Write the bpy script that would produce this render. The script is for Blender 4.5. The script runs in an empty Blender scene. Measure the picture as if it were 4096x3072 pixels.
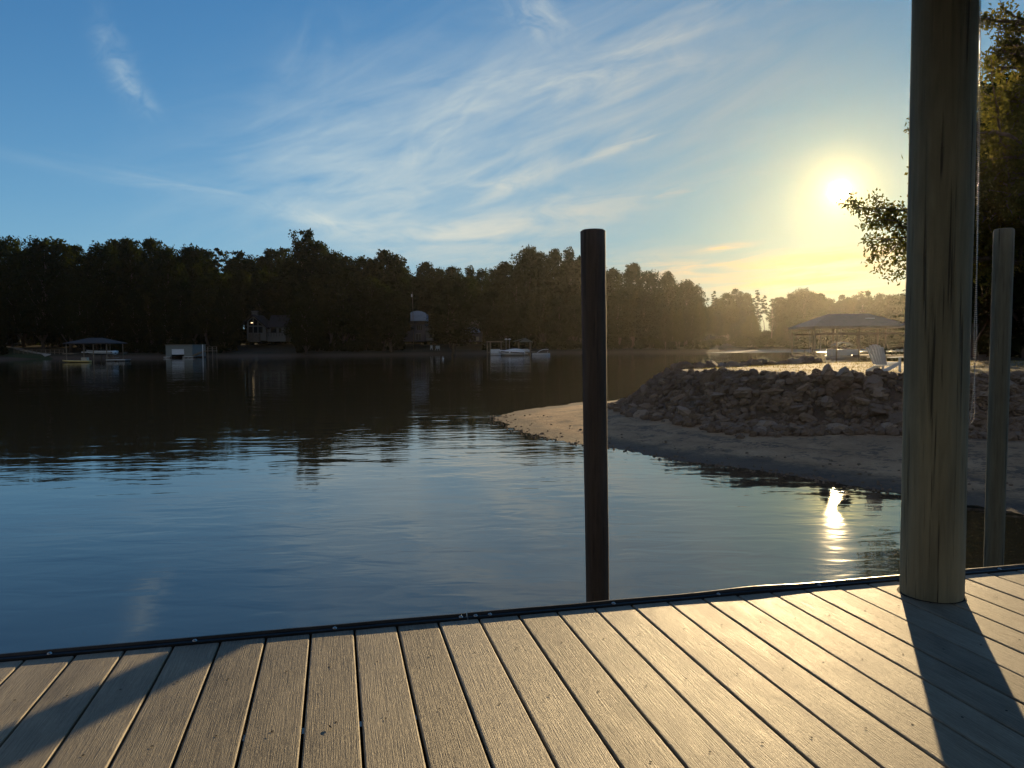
import bpy, math, random
from mathutils import Vector, Matrix, noise as mnoise
R = math.radians
rnd = random.Random(7)
sc = bpy.context.scene
col = sc.collection

# ------------------------------------------------------------------ camera numbers (photo is 4096 x 3072)
F = 2960.0
PITCH = math.atan(158 / F)
ROLL = R(0.45)
CAM = Vector((0, 0, 2.5))          # lake surface is z = 0, deck top is z = 1.5
DECK = 1.5
SUN_EL, SUN_AZ = R(10.4), R(23.7)
SUN = Vector((math.sin(SUN_AZ) * math.cos(SUN_EL), math.cos(SUN_AZ) * math.cos(SUN_EL), math.sin(SUN_EL)))


def ray(px, py):
    x = (px - 2048) / F
    y = -(py - 1536) / F
    c, s = math.cos(ROLL), math.sin(ROLL)
    xr, yr = x * c + y * s, -x * s + y * c
    return Vector((xr, math.cos(PITCH) + yr * math.sin(PITCH), -math.sin(PITCH) + yr * math.cos(PITCH)))


def at(px, py, Y):
    """the point at forward distance Y seen at photo pixel (px, py)"""
    d = ray(px, py)
    return CAM + d * (Y / d.y)


def on_z(px, py, z):
    d = ray(px, py)
    return CAM + d * ((z - CAM.z) / d.z)


def azel(px, py):
    d = ray(px, py).normalized()
    return math.degrees(math.atan2(d.x, d.y)), math.degrees(math.asin(d.z))


def lerp_table(tab, x):
    if x <= tab[0][0]:
        return tab[0][1]
    for (x0, y0), (x1, y1) in zip(tab, tab[1:]):
        if x <= x1:
            return y0 + (y1 - y0) * (x - x0) / (x1 - x0)
    return tab[-1][1]


def smooth(a, b, x):
    t = min(1, max(0, (x - a) / (b - a)))
    return t * t * (3 - 2 * t)


# ------------------------------------------------------------------ mesh helper
class MB:
    def __init__(s):
        s.v, s.f = [], []

    def add(s, vs, fs):
        n = len(s.v)
        s.v += [tuple(v) for v in vs]
        s.f += [tuple(i + n for i in f) for f in fs]
        return s

    def box(s, c, size, rz=0, taper=1.0):
        hx, hy, hz = size[0] / 2, size[1] / 2, size[2] / 2
        cr, sr = math.cos(rz), math.sin(rz)
        vs = []
        for z, t in ((-hz, 1), (hz, taper)):
            for x, y in ((-hx, -hy), (hx, -hy), (hx, hy), (-hx, hy)):
                x, y = x * t, y * t
                vs.append((c[0] + x * cr - y * sr, c[1] + x * sr + y * cr, c[2] + z))
        return s.add(vs, [(3, 2, 1, 0), (4, 5, 6, 7), (0, 1, 5, 4), (1, 2, 6, 5), (2, 3, 7, 6), (3, 0, 4, 7)])

    def bar(s, a, b, w, h):
        a, b = Vector(a), Vector(b)
        d = (b - a).normalized()
        up = Vector((0, 0, 1)) if abs(d.z) < .9 else Vector((0, 1, 0))
        sx = d.cross(up).normalized() * w / 2
        sz = d.cross(sx).normalized() * h / 2
        vs = [p + q for p in (a, b) for q in (-sx - sz, sx - sz, sx + sz, -sx + sz)]
        return s.add(vs, [(0, 1, 2, 3), (7, 6, 5, 4), (0, 4, 5, 1), (1, 5, 6, 2), (2, 6, 7, 3), (3, 7, 4, 0)])

    def tube(s, pts, rads, n=10, cap=True, wob=0, seed=0):
        rg = random.Random(seed)
        pts = [Vector(p) for p in pts]
        rings = []
        ang0 = [rg.uniform(-1, 1) * wob for _ in range(n)]
        for i, p in enumerate(pts):
            d = (pts[min(i + 1, len(pts) - 1)] - pts[max(i - 1, 0)]).normalized()
            ref = Vector((1, 0, 0)) if abs(d.x) < .9 else Vector((0, 1, 0))
            u = d.cross(ref).normalized()
            w = d.cross(u)
            rings.append([p + (u * math.cos(k / n * 6.28318) + w * math.sin(k / n * 6.28318)) * rads[i] * (1 + ang0[k]) for k in range(n)])
        vs = [q for r in rings for q in r]
        fs = []
        for i in range(len(pts) - 1):
            for k in range(n):
                a, b = i * n + k, i * n + (k + 1) % n
                fs.append((a, b, b + n, a + n))
        if cap:
            fs.append(tuple(range(n))[::-1])
            fs.append(tuple(range((len(pts) - 1) * n, len(pts) * n)))
        return s.add(vs, fs)

    def loft(s, rings, closed=True, cap=True):
        n = len(rings[0])
        vs = [q for r in rings for q in r]
        fs = []
        for i in range(len(rings) - 1):
            for k in range(n if closed else n - 1):
                a, b = i * n + k, i * n + (k + 1) % n
                fs.append((a, b, b + n, a + n))
        if cap:
            fs.append(tuple(range(n))[::-1])
            fs.append(tuple(range((len(rings) - 1) * n, len(rings) * n)))
        return s.add(vs, fs)

    def sphere(s, c, r, seg=10, rings=6, sz=1.0, half=False):
        rs = []
        lo = 0.0 if half else -math.pi / 2 + .15
        for i in range(rings):
            t = lo + (math.pi / 2 - .1 - lo) * i / (rings - 1)
            rs.append([(c[0] + r * math.cos(t) * math.cos(k / seg * 6.28318), c[1] + r * math.cos(t) * math.sin(k / seg * 6.28318), c[2] + r * sz * math.sin(t)) for k in range(seg)])
        return s.loft(rs)

    def mesh(s, name, m, smooth_=False):
        me = bpy.data.meshes.new(name)
        me.from_pydata(s.v, [], s.f)
        me.update()
        if smooth_:
            me.polygons.foreach_set('use_smooth', [True] * len(me.polygons))
        if m:
            me.materials.append(m)
        return me

    def build(s, name, m, parent=None, smooth_=False, loc=None):
        o = bpy.data.objects.new(name, s.mesh(name, m, smooth_))
        col.objects.link(o)
        if parent:
            o.parent = parent
        if loc is not None:
            o.location = loc
        return o


def tag(o, label=None, cat=None, group=None, kind=None):
    for k, v in (('label', label), ('category', cat), ('group', group), ('kind', kind)):
        if v:
            o[k] = v
    return o


def empty(name, loc, label, cat, group=None, rz=0):
    o = bpy.data.objects.new(name, None)
    col.objects.link(o)
    o.location = loc
    o.rotation_euler = (0, 0, rz)
    o.empty_display_size = .2
    return tag(o, label, cat, group)


def copy_tree(o, parent=None):
    c = o.copy()
    col.objects.link(c)
    c.parent = parent
    for ch in list(o.children):
        copy_tree(ch, c)
    return c


# ------------------------------------------------------------------ node helper
class N:
    """a socket wrapped so that arithmetic builds math nodes"""
    def __init__(s, nt, sock):
        s.nt, s.k = nt, sock

    def _m(s, op, *a):
        n = s.nt.nodes.new('ShaderNodeMath')
        n.operation = op
        for i, x in enumerate((s,) + a):
            if isinstance(x, N):
                s.nt.links.new(x.k, n.inputs[i])
            else:
                n.inputs[i].default_value = x
        return N(s.nt, n.outputs[0])

    def __add__(s, o): return s._m('ADD', o)
    def __radd__(s, o): return s._m('ADD', o)
    def __sub__(s, o): return s._m('SUBTRACT', o)
    def __rsub__(s, o): return (s * -1.0)._m('ADD', o)
    def __mul__(s, o): return s._m('MULTIPLY', o)
    def __rmul__(s, o): return s._m('MULTIPLY', o)
    def __truediv__(s, o): return s._m('DIVIDE', o)
    def f(s, op, *a): return s._m(op, *a)

    def ss(s, a, b):
        n = s.nt.nodes.new('ShaderNodeMapRange')
        n.interpolation_type = 'SMOOTHSTEP'
        s.nt.links.new(s.k, n.inputs[0])
        n.inputs[1].default_value, n.inputs[2].default_value = a, b
        return N(s.nt, n.outputs[0])


def new(nt, t, **kw):
    n = nt.nodes.new(t)
    for k, v in kw.items():
        setattr(n, k, v)
    return n


def link(nt, a, b):
    nt.links.new(a.k if isinstance(a, N) else a, b)


def noise_tex(nt, vec, scale, detail=4, rough=.55, dist=0.0):
    n = new(nt, 'ShaderNodeTexNoise')
    if vec is not None:
        link(nt, vec, n.inputs['Vector'])
    n.inputs['Scale'].default_value = scale
    n.inputs['Detail'].default_value = detail
    n.inputs['Roughness'].default_value = rough
    n.inputs['Distortion'].default_value = dist
    return N(nt, n.outputs['Fac'])


def mapping(nt, vec, scale=(1, 1, 1), rot=(0, 0, 0), loc=(0, 0, 0)):
    n = new(nt, 'ShaderNodeMapping')
    link(nt, vec, n.inputs[0])
    n.inputs['Scale'].default_value = scale
    n.inputs['Rotation'].default_value = rot
    n.inputs['Location'].default_value = loc
    return n.outputs[0]


def ramp(nt, fac, stops):
    n = new(nt, 'ShaderNodeValToRGB')
    link(nt, fac, n.inputs[0])
    e = n.color_ramp.elements
    while len(e) < len(stops):
        e.new(.5)
    for el, (p, c) in zip(e, stops):
        el.position = p
        el.color = (*c, 1)
    return n.outputs[0]


def mixc(nt, fac, a, b, mode='MIX'):
    n = new(nt, 'ShaderNodeMix', data_type='RGBA', blend_type=mode)
    for s, x in ((n.inputs[0], fac), (n.inputs[6], a), (n.inputs[7], b)):
        if isinstance(x, (N, bpy.types.NodeSocket)):
            link(nt, x, s)
        elif isinstance(x, tuple):
            s.default_value = (*x, 1)
        else:
            s.default_value = x
    return n.outputs[2]


def bump(nt, h, strength=1.0, dist=1.0):
    n = new(nt, 'ShaderNodeBump')
    n.inputs['Strength'].default_value = strength
    n.inputs['Distance'].default_value = dist
    link(nt, h, n.inputs['Height'])
    return n.outputs[0]


def mat(name):
    m = bpy.data.materials.new(name)
    m.use_nodes = True
    nt = m.node_tree
    p = nt.nodes['Principled BSDF']
    tc = nt.nodes.new('ShaderNodeTexCoord')
    return m, nt, p, tc


def plain(name, c, rough=.7, var=.25, scale=3.0, metal=0.0, bmp=0.0, streak=None):
    """a surface with mottling of its own"""
    m, nt, p, tc = mat(name)
    v = mapping(nt, tc.outputs['Object'], streak or (1, 1, 1))
    n = noise_tex(nt, v, scale, 5)
    lo = tuple(max(0, x * (1 - var)) for x in c)
    hi = tuple(min(1, x * (1 + var)) for x in c)
    link(nt, ramp(nt, n, [(.3, lo), (.7, hi)]), p.inputs['Base Color'])
    p.inputs['Roughness'].default_value = rough
    p.inputs['Metallic'].default_value = metal
    if bmp:
        link(nt, bump(nt, n, 1.0, bmp), p.inputs['Normal'])
    return m


# ------------------------------------------------------------------ camera
cd = bpy.data.cameras.new('camera')
cd.sensor_width = 36
cd.lens = F / 4096 * 36
cd.clip_start, cd.clip_end = .05, 3000
cam = bpy.data.objects.new('camera', cd)
col.objects.link(cam)
cam.location = CAM
base = Matrix(((1, 0, 0), (0, math.sin(PITCH), math.cos(PITCH) * -1), (0, math.cos(PITCH), math.sin(PITCH))))
# columns: right, up, back
right = Vector((1, 0, 0))
fwd = Vector((0, math.cos(PITCH), -math.sin(PITCH)))
up = right.cross(fwd)
c_, s_ = math.cos(ROLL), math.sin(ROLL)
# image x axis = right*c - up*s ; image y axis = right*s + up*c
ix, iy = right * c_ - up * s_, right * s_ + up * c_
cam.matrix_world = Matrix.Translation(CAM) @ Matrix((ix, iy, -fwd)).transposed().to_4x4()
sc.camera = cam

# ------------------------------------------------------------------ world: sky, thin cirrus, sun aureole
SKY_STRENGTH = 0.10
w = bpy.data.worlds.new('World')
sc.world = w
w.use_nodes = True
nt = w.node_tree
bg = nt.nodes['Background']
tc = new(nt, 'ShaderNodeTexCoord')
D = tc.outputs['Generated']
sky = new(nt, 'ShaderNodeTexSky')
sky.sky_type = 'NISHITA'
sky.sun_disc = False
sky.sun_elevation = SUN_EL
sky.sun_rotation = SUN_AZ
sky.altitude = 100
sky.air_density = 1.0
sky.dust_density = 0.12
sky.ozone_density = 2.2
sep = new(nt, 'ShaderNodeSeparateXYZ')
link(nt, D, sep.inputs[0])
X, Y_, Z = (N(nt, sep.outputs[i]) for i in range(3))
A = X.f('ARCTAN2', Y_) * 57.2958
E = Z.f('ARCSINE') * 57.2958
dot = X * SUN.x + Y_ * SUN.y + Z * SUN.z
TH = dot.f('MINIMUM', 1.0).f('ARCCOSINE') * 57.2958          # angle to the sun, degrees


def wisp(px, py, rot, sx, sy, amp, fx, fy, seed, lo=.42, hi=.75, dist=1.0, detail=5):
    """one patch of cirrus: a soft patch at a direction of the sky filled with combed streaks"""
    a0, e0 = azel(px, py)
    c, s = math.cos(R(rot)), math.sin(R(rot))
    p = (A - a0) * c + (E - e0) * s
    q = (A - a0) * -s + (E - e0) * c
    m = ((p / sx).f('POWER', 2.0) + (q / sy).f('POWER', 2.0)) * -1.0
    m = m.f('EXPONENT')
    cv = new(nt, 'ShaderNodeCombineXYZ')
    link(nt, p * fx, cv.inputs[0])
    link(nt, q * fy, cv.inputs[1])
    cv.inputs[2].default_value = seed * 3.7
    n = noise_tex(nt, cv.outputs[0], 1.0, detail, .58, dist)
    return n.ss(lo - .05, hi + .07) * m * amp


WISPS = [
    # px, py, rot, sx, sy, amp, fx, fy, seed
    (470, 250, -68, 2.2, .9, .34, .9, .55, 1, .30, .8, .8),
    (560, 375, -48, 1.5, .55, .42, .8, .8, 2, .30, .8, .8),
    (2150, 50, -30, 2.6, 1.5, .42, .4, .7, 3, .34, .75),
    (2400, 300, 14, 9, 2.2, .42, .12, .55, 4, .36, .78),
    (2600, 170, 22, 8, 1.6, .22, .10, .7, 24, .40, .75),
    (2000, 330, 8, 6, 1.5, .38, .14, .6, 5, .36, .76),
    (1760, 530, 38, 4.0, 1.3, .42, .25, .5, 6, .34, .74),
    (1250, 250, 60, 4.0, 2.2, .16, .2, .4, 23, .36, .8),
    (1350, 620, 14, 10, 4.0, .38, .10, .35, 7, .34, .8),
    (1500, 800, 8, 6.5, 2.4, .50, .14, .5, 8, .34, .75),
    (1900, 760, 20, 7, 2.4, .45, .14, .5, 9, .34, .75),
    (1330, 905, -14, 4.0, .9, .60, .22, .6, 10, .30, .7),
    (2060, 720, 24, 3.0, .8, .50, .25, .8, 11, .34, .72),
    (800, 760, -6, 9, .6, .26, .12, .9, 12, .38, .75),
    (2440, 605, 17, 4.0, .32, .50, .2, 1.6, 13, .3, .65),
    (2700, 765, 10, 5.5, .5, .35, .16, 1.2, 14),
    (1800, 950, 5, 8, 1.5, .70, .14, .55, 15, .28, .68),
    (2200, 860, 8, 7, 1.5, .60, .14, .55, 16, .30, .7),
    (2150, 1030, 2, 8, .9, .55, .13, .8, 17, .30, .7),
    (2900, 990, 5, 1.6, .22, .80, .4, 2.0, 18, .3, .6),
    (2700, 1080, 3, 8, 1.1, .85, .12, .9, 19, .38, .62),
    (3350, 1040, 4, 7, .9, .80, .12, 1.1, 20, .38, .62),
    (3300, 1130, 2, 9, .8, .85, .1, 1.2, 21, .38, .62),
    (2300, 450, 18, 15, 7, .46, .07, .3, 22, .26, .8),
    (1500, 500, 22, 13, 5, .30, .08, .4, 26, .30, .8),
]
cl = None
for wi in WISPS:
    k = wisp(*wi)
    cl = k if cl is None else cl + k
# a thin veil that grows toward the sun
veil = (TH * -1.0 / 26.0).f('EXPONENT')
cl = cl.f('MINIMUM', .9)

# sky tint (a thin dusty evening air between the eye and the blue)
skyc = mixc(nt, 1.0, sky.outputs[0], (1.06, 1.25, 1.64), 'MULTIPLY')
hs = new(nt, 'ShaderNodeHueSaturation')
hs.inputs['Saturation'].default_value = 1.14
link(nt, skyc, hs.inputs['Color'])
mul = new(nt, 'ShaderNodeVectorMath', operation='SCALE')
link(nt, hs.outputs[0], mul.inputs[0])
mul.inputs[3].default_value = SKY_STRENGTH


warm = (TH * -1.0 / 17.0).f('EXPONENT')
low = (E.f('MAXIMUM', 0.0) * -1.0 / 5.5).f('EXPONENT')
warmth = (warm * .75 + low * (TH * -1.0 / 30.0).f('EXPONENT') * 1.1).f('MINIMUM', 1.0)
cloud_col = mixc(nt, warmth, (.60, .72, .72), (.86, .47, .09))
def vscale(colr, fac):
    n = new(nt, 'ShaderNodeVectorMath', operation='SCALE')
    if isinstance(colr, tuple):
        n.inputs[0].default_value = colr
    else:
        link(nt, colr, n.inputs[0])
    if isinstance(fac, N):
        link(nt, fac, n.inputs[3])
    else:
        n.inputs[3].default_value = fac
    return n.outputs[0]


def vadd(a, b):
    n = new(nt, 'ShaderNodeVectorMath', operation='ADD')
    link(nt, a, n.inputs[0])
    link(nt, b, n.inputs[1])
    return n.outputs[0]


def shoulder(v, k):
    # soft shoulder so that the bright part of the sky round the sun keeps its colour
    n = new(nt, 'ShaderNodeVectorMath', operation='MULTIPLY_ADD')
    link(nt, v, n.inputs[0])
    n.inputs[1].default_value = (k, k, k)
    n.inputs[2].default_value = (1, 1, 1)
    d = new(nt, 'ShaderNodeVectorMath', operation='DIVIDE')
    link(nt, v, d.inputs[0])
    link(nt, n.outputs[0], d.inputs[1])
    return d.outputs[0]


low2 = (E.f('MAXIMUM', 0.0) * -1.0 / 7.0).f('EXPONENT') * .85
band = mixc(nt, (TH * -1.0 / 15.0).f('EXPONENT') * 1.4, (.12, .385, .66), (.42, .22, .03))
base_sky = mixc(nt, low2, shoulder(mul.outputs[0], .6), band)
# the sky opposite the sun is paler and greyer in the evening
base_sky = mixc(nt, TH.ss(62.0, 120.0) * .75, base_sky, (.23, .215, .205))
base_sky = mixc(nt, 1.0, base_sky, mixc(nt, (TH * -1.0 / 20.0).f('EXPONENT'), (1.0, 1.0, 1.0), (.32, .68, .56)), 'MULTIPLY')
total = mixc(nt, cl, base_sky, cloud_col)
total = vadd(total, vscale((.50, .32, .02), (TH * -1.0 / 2.2).f('EXPONENT')))
total = vadd(total, vscale((5.0, 3.6, 1.2), (TH * -1.0 / .7).f('EXPONENT')))
total = vadd(total, vscale((60.0, 50.0, 34.0), 1.0 - TH.ss(.55, .75)))
link(nt, total, bg.inputs['Color'])
bg.inputs['Strength'].default_value = 0.78

# ------------------------------------------------------------------ sun
sd = bpy.data.lights.new('sun', 'SUN')
sd.energy = 5.0
sd.angle = R(.53)
sd.color = (1.0, .72, .38)
so = bpy.data.objects.new('sun', sd)
col.objects.link(so)
so.rotation_euler = (-SUN).to_track_quat('-Z', 'Y').to_euler()
so.location = (30, 60, 40)

sc.view_settings.view_transform = 'Standard'
sc.view_settings.look = 'None'
sc.view_settings.exposure = 0.50
sc.view_settings.gamma = 1.0
cy = sc.cycles
cy.use_denoising = True
cy.max_bounces = 6
cy.diffuse_bounces = 3
cy.glossy_bounces = 3
cy.transmission_bounces = 3
cy.volume_bounces = 0
cy.sample_clamp_indirect = 4.0
cy.caustics_reflective = False
cy.caustics_refractive = False

# ------------------------------------------------------------------ materials
M = {}


def deck_material():
    m, nt, p, tc = mat('composite_decking')
    o = tc.outputs['Object']
    sp = new(nt, 'ShaderNodeSeparateXYZ')
    link(nt, o, sp.inputs[0])
    x = N(nt, sp.outputs[0])
    idx = ((x - .0458) / .1483).f('FLOOR')
    wn = new(nt, 'ShaderNodeTexWhiteNoise', noise_dimensions='1D')
    link(nt, idx, wn.inputs['W'])
    rv = N(nt, wn.outputs['Value'])
    # per-board offset of the grain
    cv = new(nt, 'ShaderNodeCombineXYZ')
    link(nt, x, cv.inputs[0])
    link(nt, N(nt, sp.outputs[1]) + rv * 9.0, cv.inputs[1])
    grain = noise_tex(nt, mapping(nt, cv.outputs[0], (340, 8, 1)), 1.0, 3, .6, .4)
    fine = noise_tex(nt, mapping(nt, cv.outputs[0], (650, 60, 1)), 1.0, 2, .6)
    blot = noise_tex(nt, mapping(nt, cv.outputs[0], (9, 3.5, 1)), 1.0, 5, .6, .6)
    wear = noise_tex(nt, mapping(nt, cv.outputs[0], (22, 12, 1)), 1.0, 6, .65)
    t = grain * .45 + fine * .2 + blot * .35 + (rv - .5) * .13
    c = ramp(nt, t, [(.32, (.11, .098, .074)), (.5, (.290, .258, .195)), (.68, (.48, .43, .33))])
    c = mixc(nt, wear.ss(.60, .74) * .35, c, (.38, .34, .28))
    link(nt, c, p.inputs['Base Color'])
    rg = grain * .25 + blot * .2 + .36
    link(nt, rg, p.inputs['Roughness'])
    p.inputs['Specular IOR Level'].default_value = .25
    h = grain * .0023 + fine * .0012
    link(nt, bump(nt, h, 1.0, 1.0), p.inputs['Normal'])
    return m


def wood_pile(name, c, seed):
    m, nt, p, tc = mat(name)
    v = mapping(nt, tc.outputs['Object'], (1, 1, .06), loc=(seed, seed * 2, 0))
    g = noise_tex(nt, v, 38, 6, .6, .5)
    b = noise_tex(nt, mapping(nt, tc.outputs['Object'], (1, 1, .3), loc=(seed, 0, 3)), 6, 5)
    crack = noise_tex(nt, mapping(nt, tc.outputs['Object'], (1, 1, .02), loc=(seed, 5, 0)), 60, 3, .6, .2)
    t = g * .55 + b * .45
    lo = tuple(x * .55 for x in c)
    hi = tuple(min(1, x * 1.4) for x in c)
    cc = ramp(nt, t, [(.3, lo), (.7, hi)])
    cc = mixc(nt, crack.ss(.40, .30) * .9, cc, tuple(x * .25 for x in c))
    link(nt, cc, p.inputs['Base Color'])
    p.inputs['Roughness'].default_value = .8
    h = g * .006 + crack.ss(.40, .28) * -.007
    link(nt, bump(nt, h, 1, 1), p.inputs['Normal'])
    return m


def water_material():
    m, nt, p, tc = mat('lake_water')
    o = tc.outputs['Object']
    big = noise_tex(nt, mapping(nt, o, (.30, .75, 1), rot=(0, 0, R(-9))), 1.0, 2, .45, .3)
    mid = noise_tex(nt, mapping(nt, o, (1.1, 2.6, 1), rot=(0, 0, R(7)), loc=(3, 8, 0)), 1.0, 2, .5, .5)
    sml = noise_tex(nt, mapping(nt, o, (5, 9, 1), rot=(0, 0, R(-20))), 1.0, 2, .5)
    patch = noise_tex(nt, mapping(nt, o, (.03, .09, 1)), 1.0, 3, .5).ss(.35, .68)
    h = big * .014 + mid * (patch * .0062 + .0028) + sml * (patch * .0007 + .0002)
    sp = new(nt, 'ShaderNodeSeparateXYZ')
    link(nt, o, sp.inputs[0])
    far = N(nt, sp.outputs[1]).ss(178, 192) * N(nt, sp.outputs[0]).ss(46, 54)      # a breeze ruffles the open water past the headland
    h = h + noise_tex(nt, mapping(nt, o, (.8, 1.6, 1)), 1.0, 3, .6) * far * .10
    link(nt, bump(nt, h, 1.0, 1.0), p.inputs['Normal'])
    p.inputs['Base Color'].default_value = (.020, .022, .017, 1)
    link(nt, far * .46 + .035, p.inputs['Roughness'])
    p.inputs['IOR'].default_value = 1.5
    p.inputs['Specular IOR Level'].default_value = 1.0
    return m


def leaf_material(name, c, trans=.45, warm=0.0):
    m = bpy.data.materials.new(name)
    m.use_nodes = True
    nt = m.node_tree
    nt.nodes.clear()
    out = new(nt, 'ShaderNodeOutputMaterial')
    oi = new(nt, 'ShaderNodeObjectInfo')
    geo = new(nt, 'ShaderNodeNewGeometry')
    tcn = new(nt, 'ShaderNodeTexCoord')
    r1 = N(nt, oi.outputs['Random'])
    r2 = N(nt, geo.outputs['Random Per Island'])
    big = noise_tex(nt, tcn.outputs['Object'], .35, 3)
    t = r1 * .35 + r2 * .35 + big * .3
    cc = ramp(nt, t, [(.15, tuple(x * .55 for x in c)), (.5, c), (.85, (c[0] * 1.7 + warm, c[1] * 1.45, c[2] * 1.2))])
    df = new(nt, 'ShaderNodeBsdfDiffuse')
    link(nt, cc, df.inputs[0])
    tr = new(nt, 'ShaderNodeBsdfTranslucent')
    link(nt, mixc(nt, 1.0, cc, (1.5, 1.5, .5), 'MULTIPLY'), tr.inputs[0])
    mx = new(nt, 'ShaderNodeMixShader')
    mx.inputs[0].default_value = trans
    link(nt, df.outputs[0], mx.inputs[1])
    link(nt, tr.outputs[0], mx.inputs[2])
    link(nt, mx.outputs[0], out.inputs[0])
    return m


def ground_material():
    m, nt, p, tc = mat('bank_soil')
    o = tc.outputs['Object']
    n1 = noise_tex(nt, o, .12, 6, .6)
    n2 = noise_tex(nt, o, 2.5, 5, .6)
    c = ramp(nt, n1 * .6 + n2 * .4, [(.35, (.020, .024, .010)), (.5, (.034, .032, .017)), (.65, (.06, .046, .03))])
    sp = new(nt, 'ShaderNodeSeparateXYZ')
    link(nt, o, sp.inputs[0])
    z = N(nt, sp.outputs[2]) + n2 * .4
    c = mixc(nt, z.ss(1.1, .5), c, (.10, .072, .05))       # bare red-brown clay along the waterline
    link(nt, c, p.inputs['Base Color'])
    p.inputs['Roughness'].default_value = .95
    link(nt, bump(nt, n2, 1, .15), p.inputs['Normal'])
    return m


def beach_material():
    m, nt, p, tc = mat('beach_sand')
    o = tc.outputs['Object']
    n1 = noise_tex(nt, o, .9, 6, .6, .4)
    n2 = noise_tex(nt, o, 9, 6, .65)
    n3 = noise_tex(nt, o, 45, 3, .6)
    c = ramp(nt, n1 * .5 + n2 * .35 + n3 * .15, [(.34, (.17, .105, .053)), (.5, (.35, .225, .115)), (.66, (.50, .35, .20))])
    deb = noise_tex(nt, mapping(nt, o, (1, 1, 1), loc=(4, 2, 0)), 1.1, 5, .7)
    c = mixc(nt, (deb * .6 + n2 * .4).ss(.51, .58) * .75, c, (.06, .045, .03))   # leaf litter
    sp = new(nt, 'ShaderNodeSeparateXYZ')
    link(nt, o, sp.inputs[0])
    z = N(nt, sp.outputs[2]) + (n2 - .5) * .05
    c = mixc(nt, z.ss(.050, .012) * .8, c, (.05, .042, .032))                      # wet rim
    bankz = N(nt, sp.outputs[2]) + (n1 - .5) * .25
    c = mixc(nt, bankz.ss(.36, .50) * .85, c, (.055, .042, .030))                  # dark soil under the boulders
    zz = N(nt, sp.outputs[2]) + (n1 - .5) * .10
    tide = (zz - .145).f('ABSOLUTE').ss(.020, .004) * n2.ss(.42, .56)
    c = mixc(nt, tide * .7, c, (.07, .05, .032))                                  # line of debris left by the falling lake
    up_ = z.ss(1.50, 1.58)
    gr = ramp(nt, n2 * .5 + n1 * .5, [(.38, (.11, .09, .045)), (.5, (.24, .20, .12)), (.62, (.42, .35, .24))])
    c = mixc(nt, up_, c, gr)                                                      # dry grass and straw on top
    link(nt, c, p.inputs['Base Color'])
    p.inputs['Roughness'].default_value = .85
    h = n2 * .04 + n3 * .012 + n1 * .05
    link(nt, bump(nt, h, 1, 1), p.inputs['Normal'])
    return m


def rock_material():
    m, nt, p, tc = mat('riprap_stone')
    o = tc.outputs['Object']
    oi = new(nt, 'ShaderNodeObjectInfo')
    r = N(nt, oi.outputs['Random'])
    n1 = noise_tex(nt, o, 2.2, 6, .65)
    n2 = noise_tex(nt, o, 14, 5, .65)
    c = ramp(nt, n1 * .35 + n2 * .3 + r * .35, [(.2, (.11, .075, .048)), (.5, (.235, .170, .112)), (.85, (.41, .33, .24))])
    link(nt, c, p.inputs['Base Color'])
    p.inputs['Roughness'].default_value = .85
    link(nt, bump(nt, n1 * .05 + n2 * .02, 1, 1), p.inputs['Normal'])
    return m


M['deck'] = deck_material()
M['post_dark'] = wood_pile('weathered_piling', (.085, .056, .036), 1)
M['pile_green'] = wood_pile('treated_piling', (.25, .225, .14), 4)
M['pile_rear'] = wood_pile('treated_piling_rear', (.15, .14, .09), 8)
M['water'] = water_material()
M['ground'] = ground_material()
M['beach'] = beach_material()
M['rock'] = rock_material()
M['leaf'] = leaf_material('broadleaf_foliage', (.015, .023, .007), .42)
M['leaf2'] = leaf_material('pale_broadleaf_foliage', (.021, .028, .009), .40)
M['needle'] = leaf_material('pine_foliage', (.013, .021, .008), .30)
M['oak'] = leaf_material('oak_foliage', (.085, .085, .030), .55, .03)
M['straw'] = leaf_material('straw', (.34, .27, .13), .35)
M['bark'] = plain('bark', (.085, .065, .05), .9, .45, 2.5, bmp=.03, streak=(3, 3, .4))
M['strip'] = plain('black_edge_strip', (.016, .014, .013), .38, .4, 12, bmp=.004)
M['steel'] = plain('galvanised_bolt', (.55, .55, .55), .3, .2, 60, metal=1.0)
M['bead'] = plain('bead_metal', (.75, .73, .68), .22, .1, 60, metal=1.0)
M['hole'] = plain('screw_hole_shadow', (.012, .010, .009), .9, .2, 60)
M['frame'] = plain('dock_framing', (.035, .028, .02), .85, .4, 9)
M['frame'].node_tree.nodes['Principled BSDF'].inputs['Specular IOR Level'].default_value = .1
M['white'] = plain('white_paint', (.78, .79, .78), .5, .06, 3)
M['gelcoat'] = plain('white_gelcoat', (.80, .82, .84), .22, .04, 2)
M['canvas'] = plain('pale_canvas', (.72, .76, .80), .8, .08, 3)
M['navy'] = plain('navy_band', (.02, .022, .03), .35, .2, 3)
M['black'] = plain('dark_trim', (.02, .02, .02), .5, .3, 3)
M['siding'] = plain('grey_green_siding', (.20, .23, .22), .7, .10, 2, streak=(.3, .3, 9))
M['siding_blue'] = plain('slate_siding', (.10, .10, .14), .7, .12, 2, streak=(.3, .3, 9))
M['siding_white'] = plain('pale_siding', (.22, .235, .23), .7, .08, 2, streak=(.3, .3, 9))
M['stone'] = plain('stone_base', (.18, .17, .15), .9, .4, 2.2, bmp=.06)
M['shingle'] = plain('dark_shingles', (.032, .03, .034), .85, .35, 6)
M['metal_roof'] = plain('blue_metal_roof', (.46, .56, .70), .45, .10, 1.2)
M['roof_grey'] = plain('grey_metal_roof', (.21, .18, .14), .7, .15, 1.5)
M['timber'] = plain('dock_timber', (.22, .18, .13), .85, .3, 4, streak=(1, 1, .3))
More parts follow.
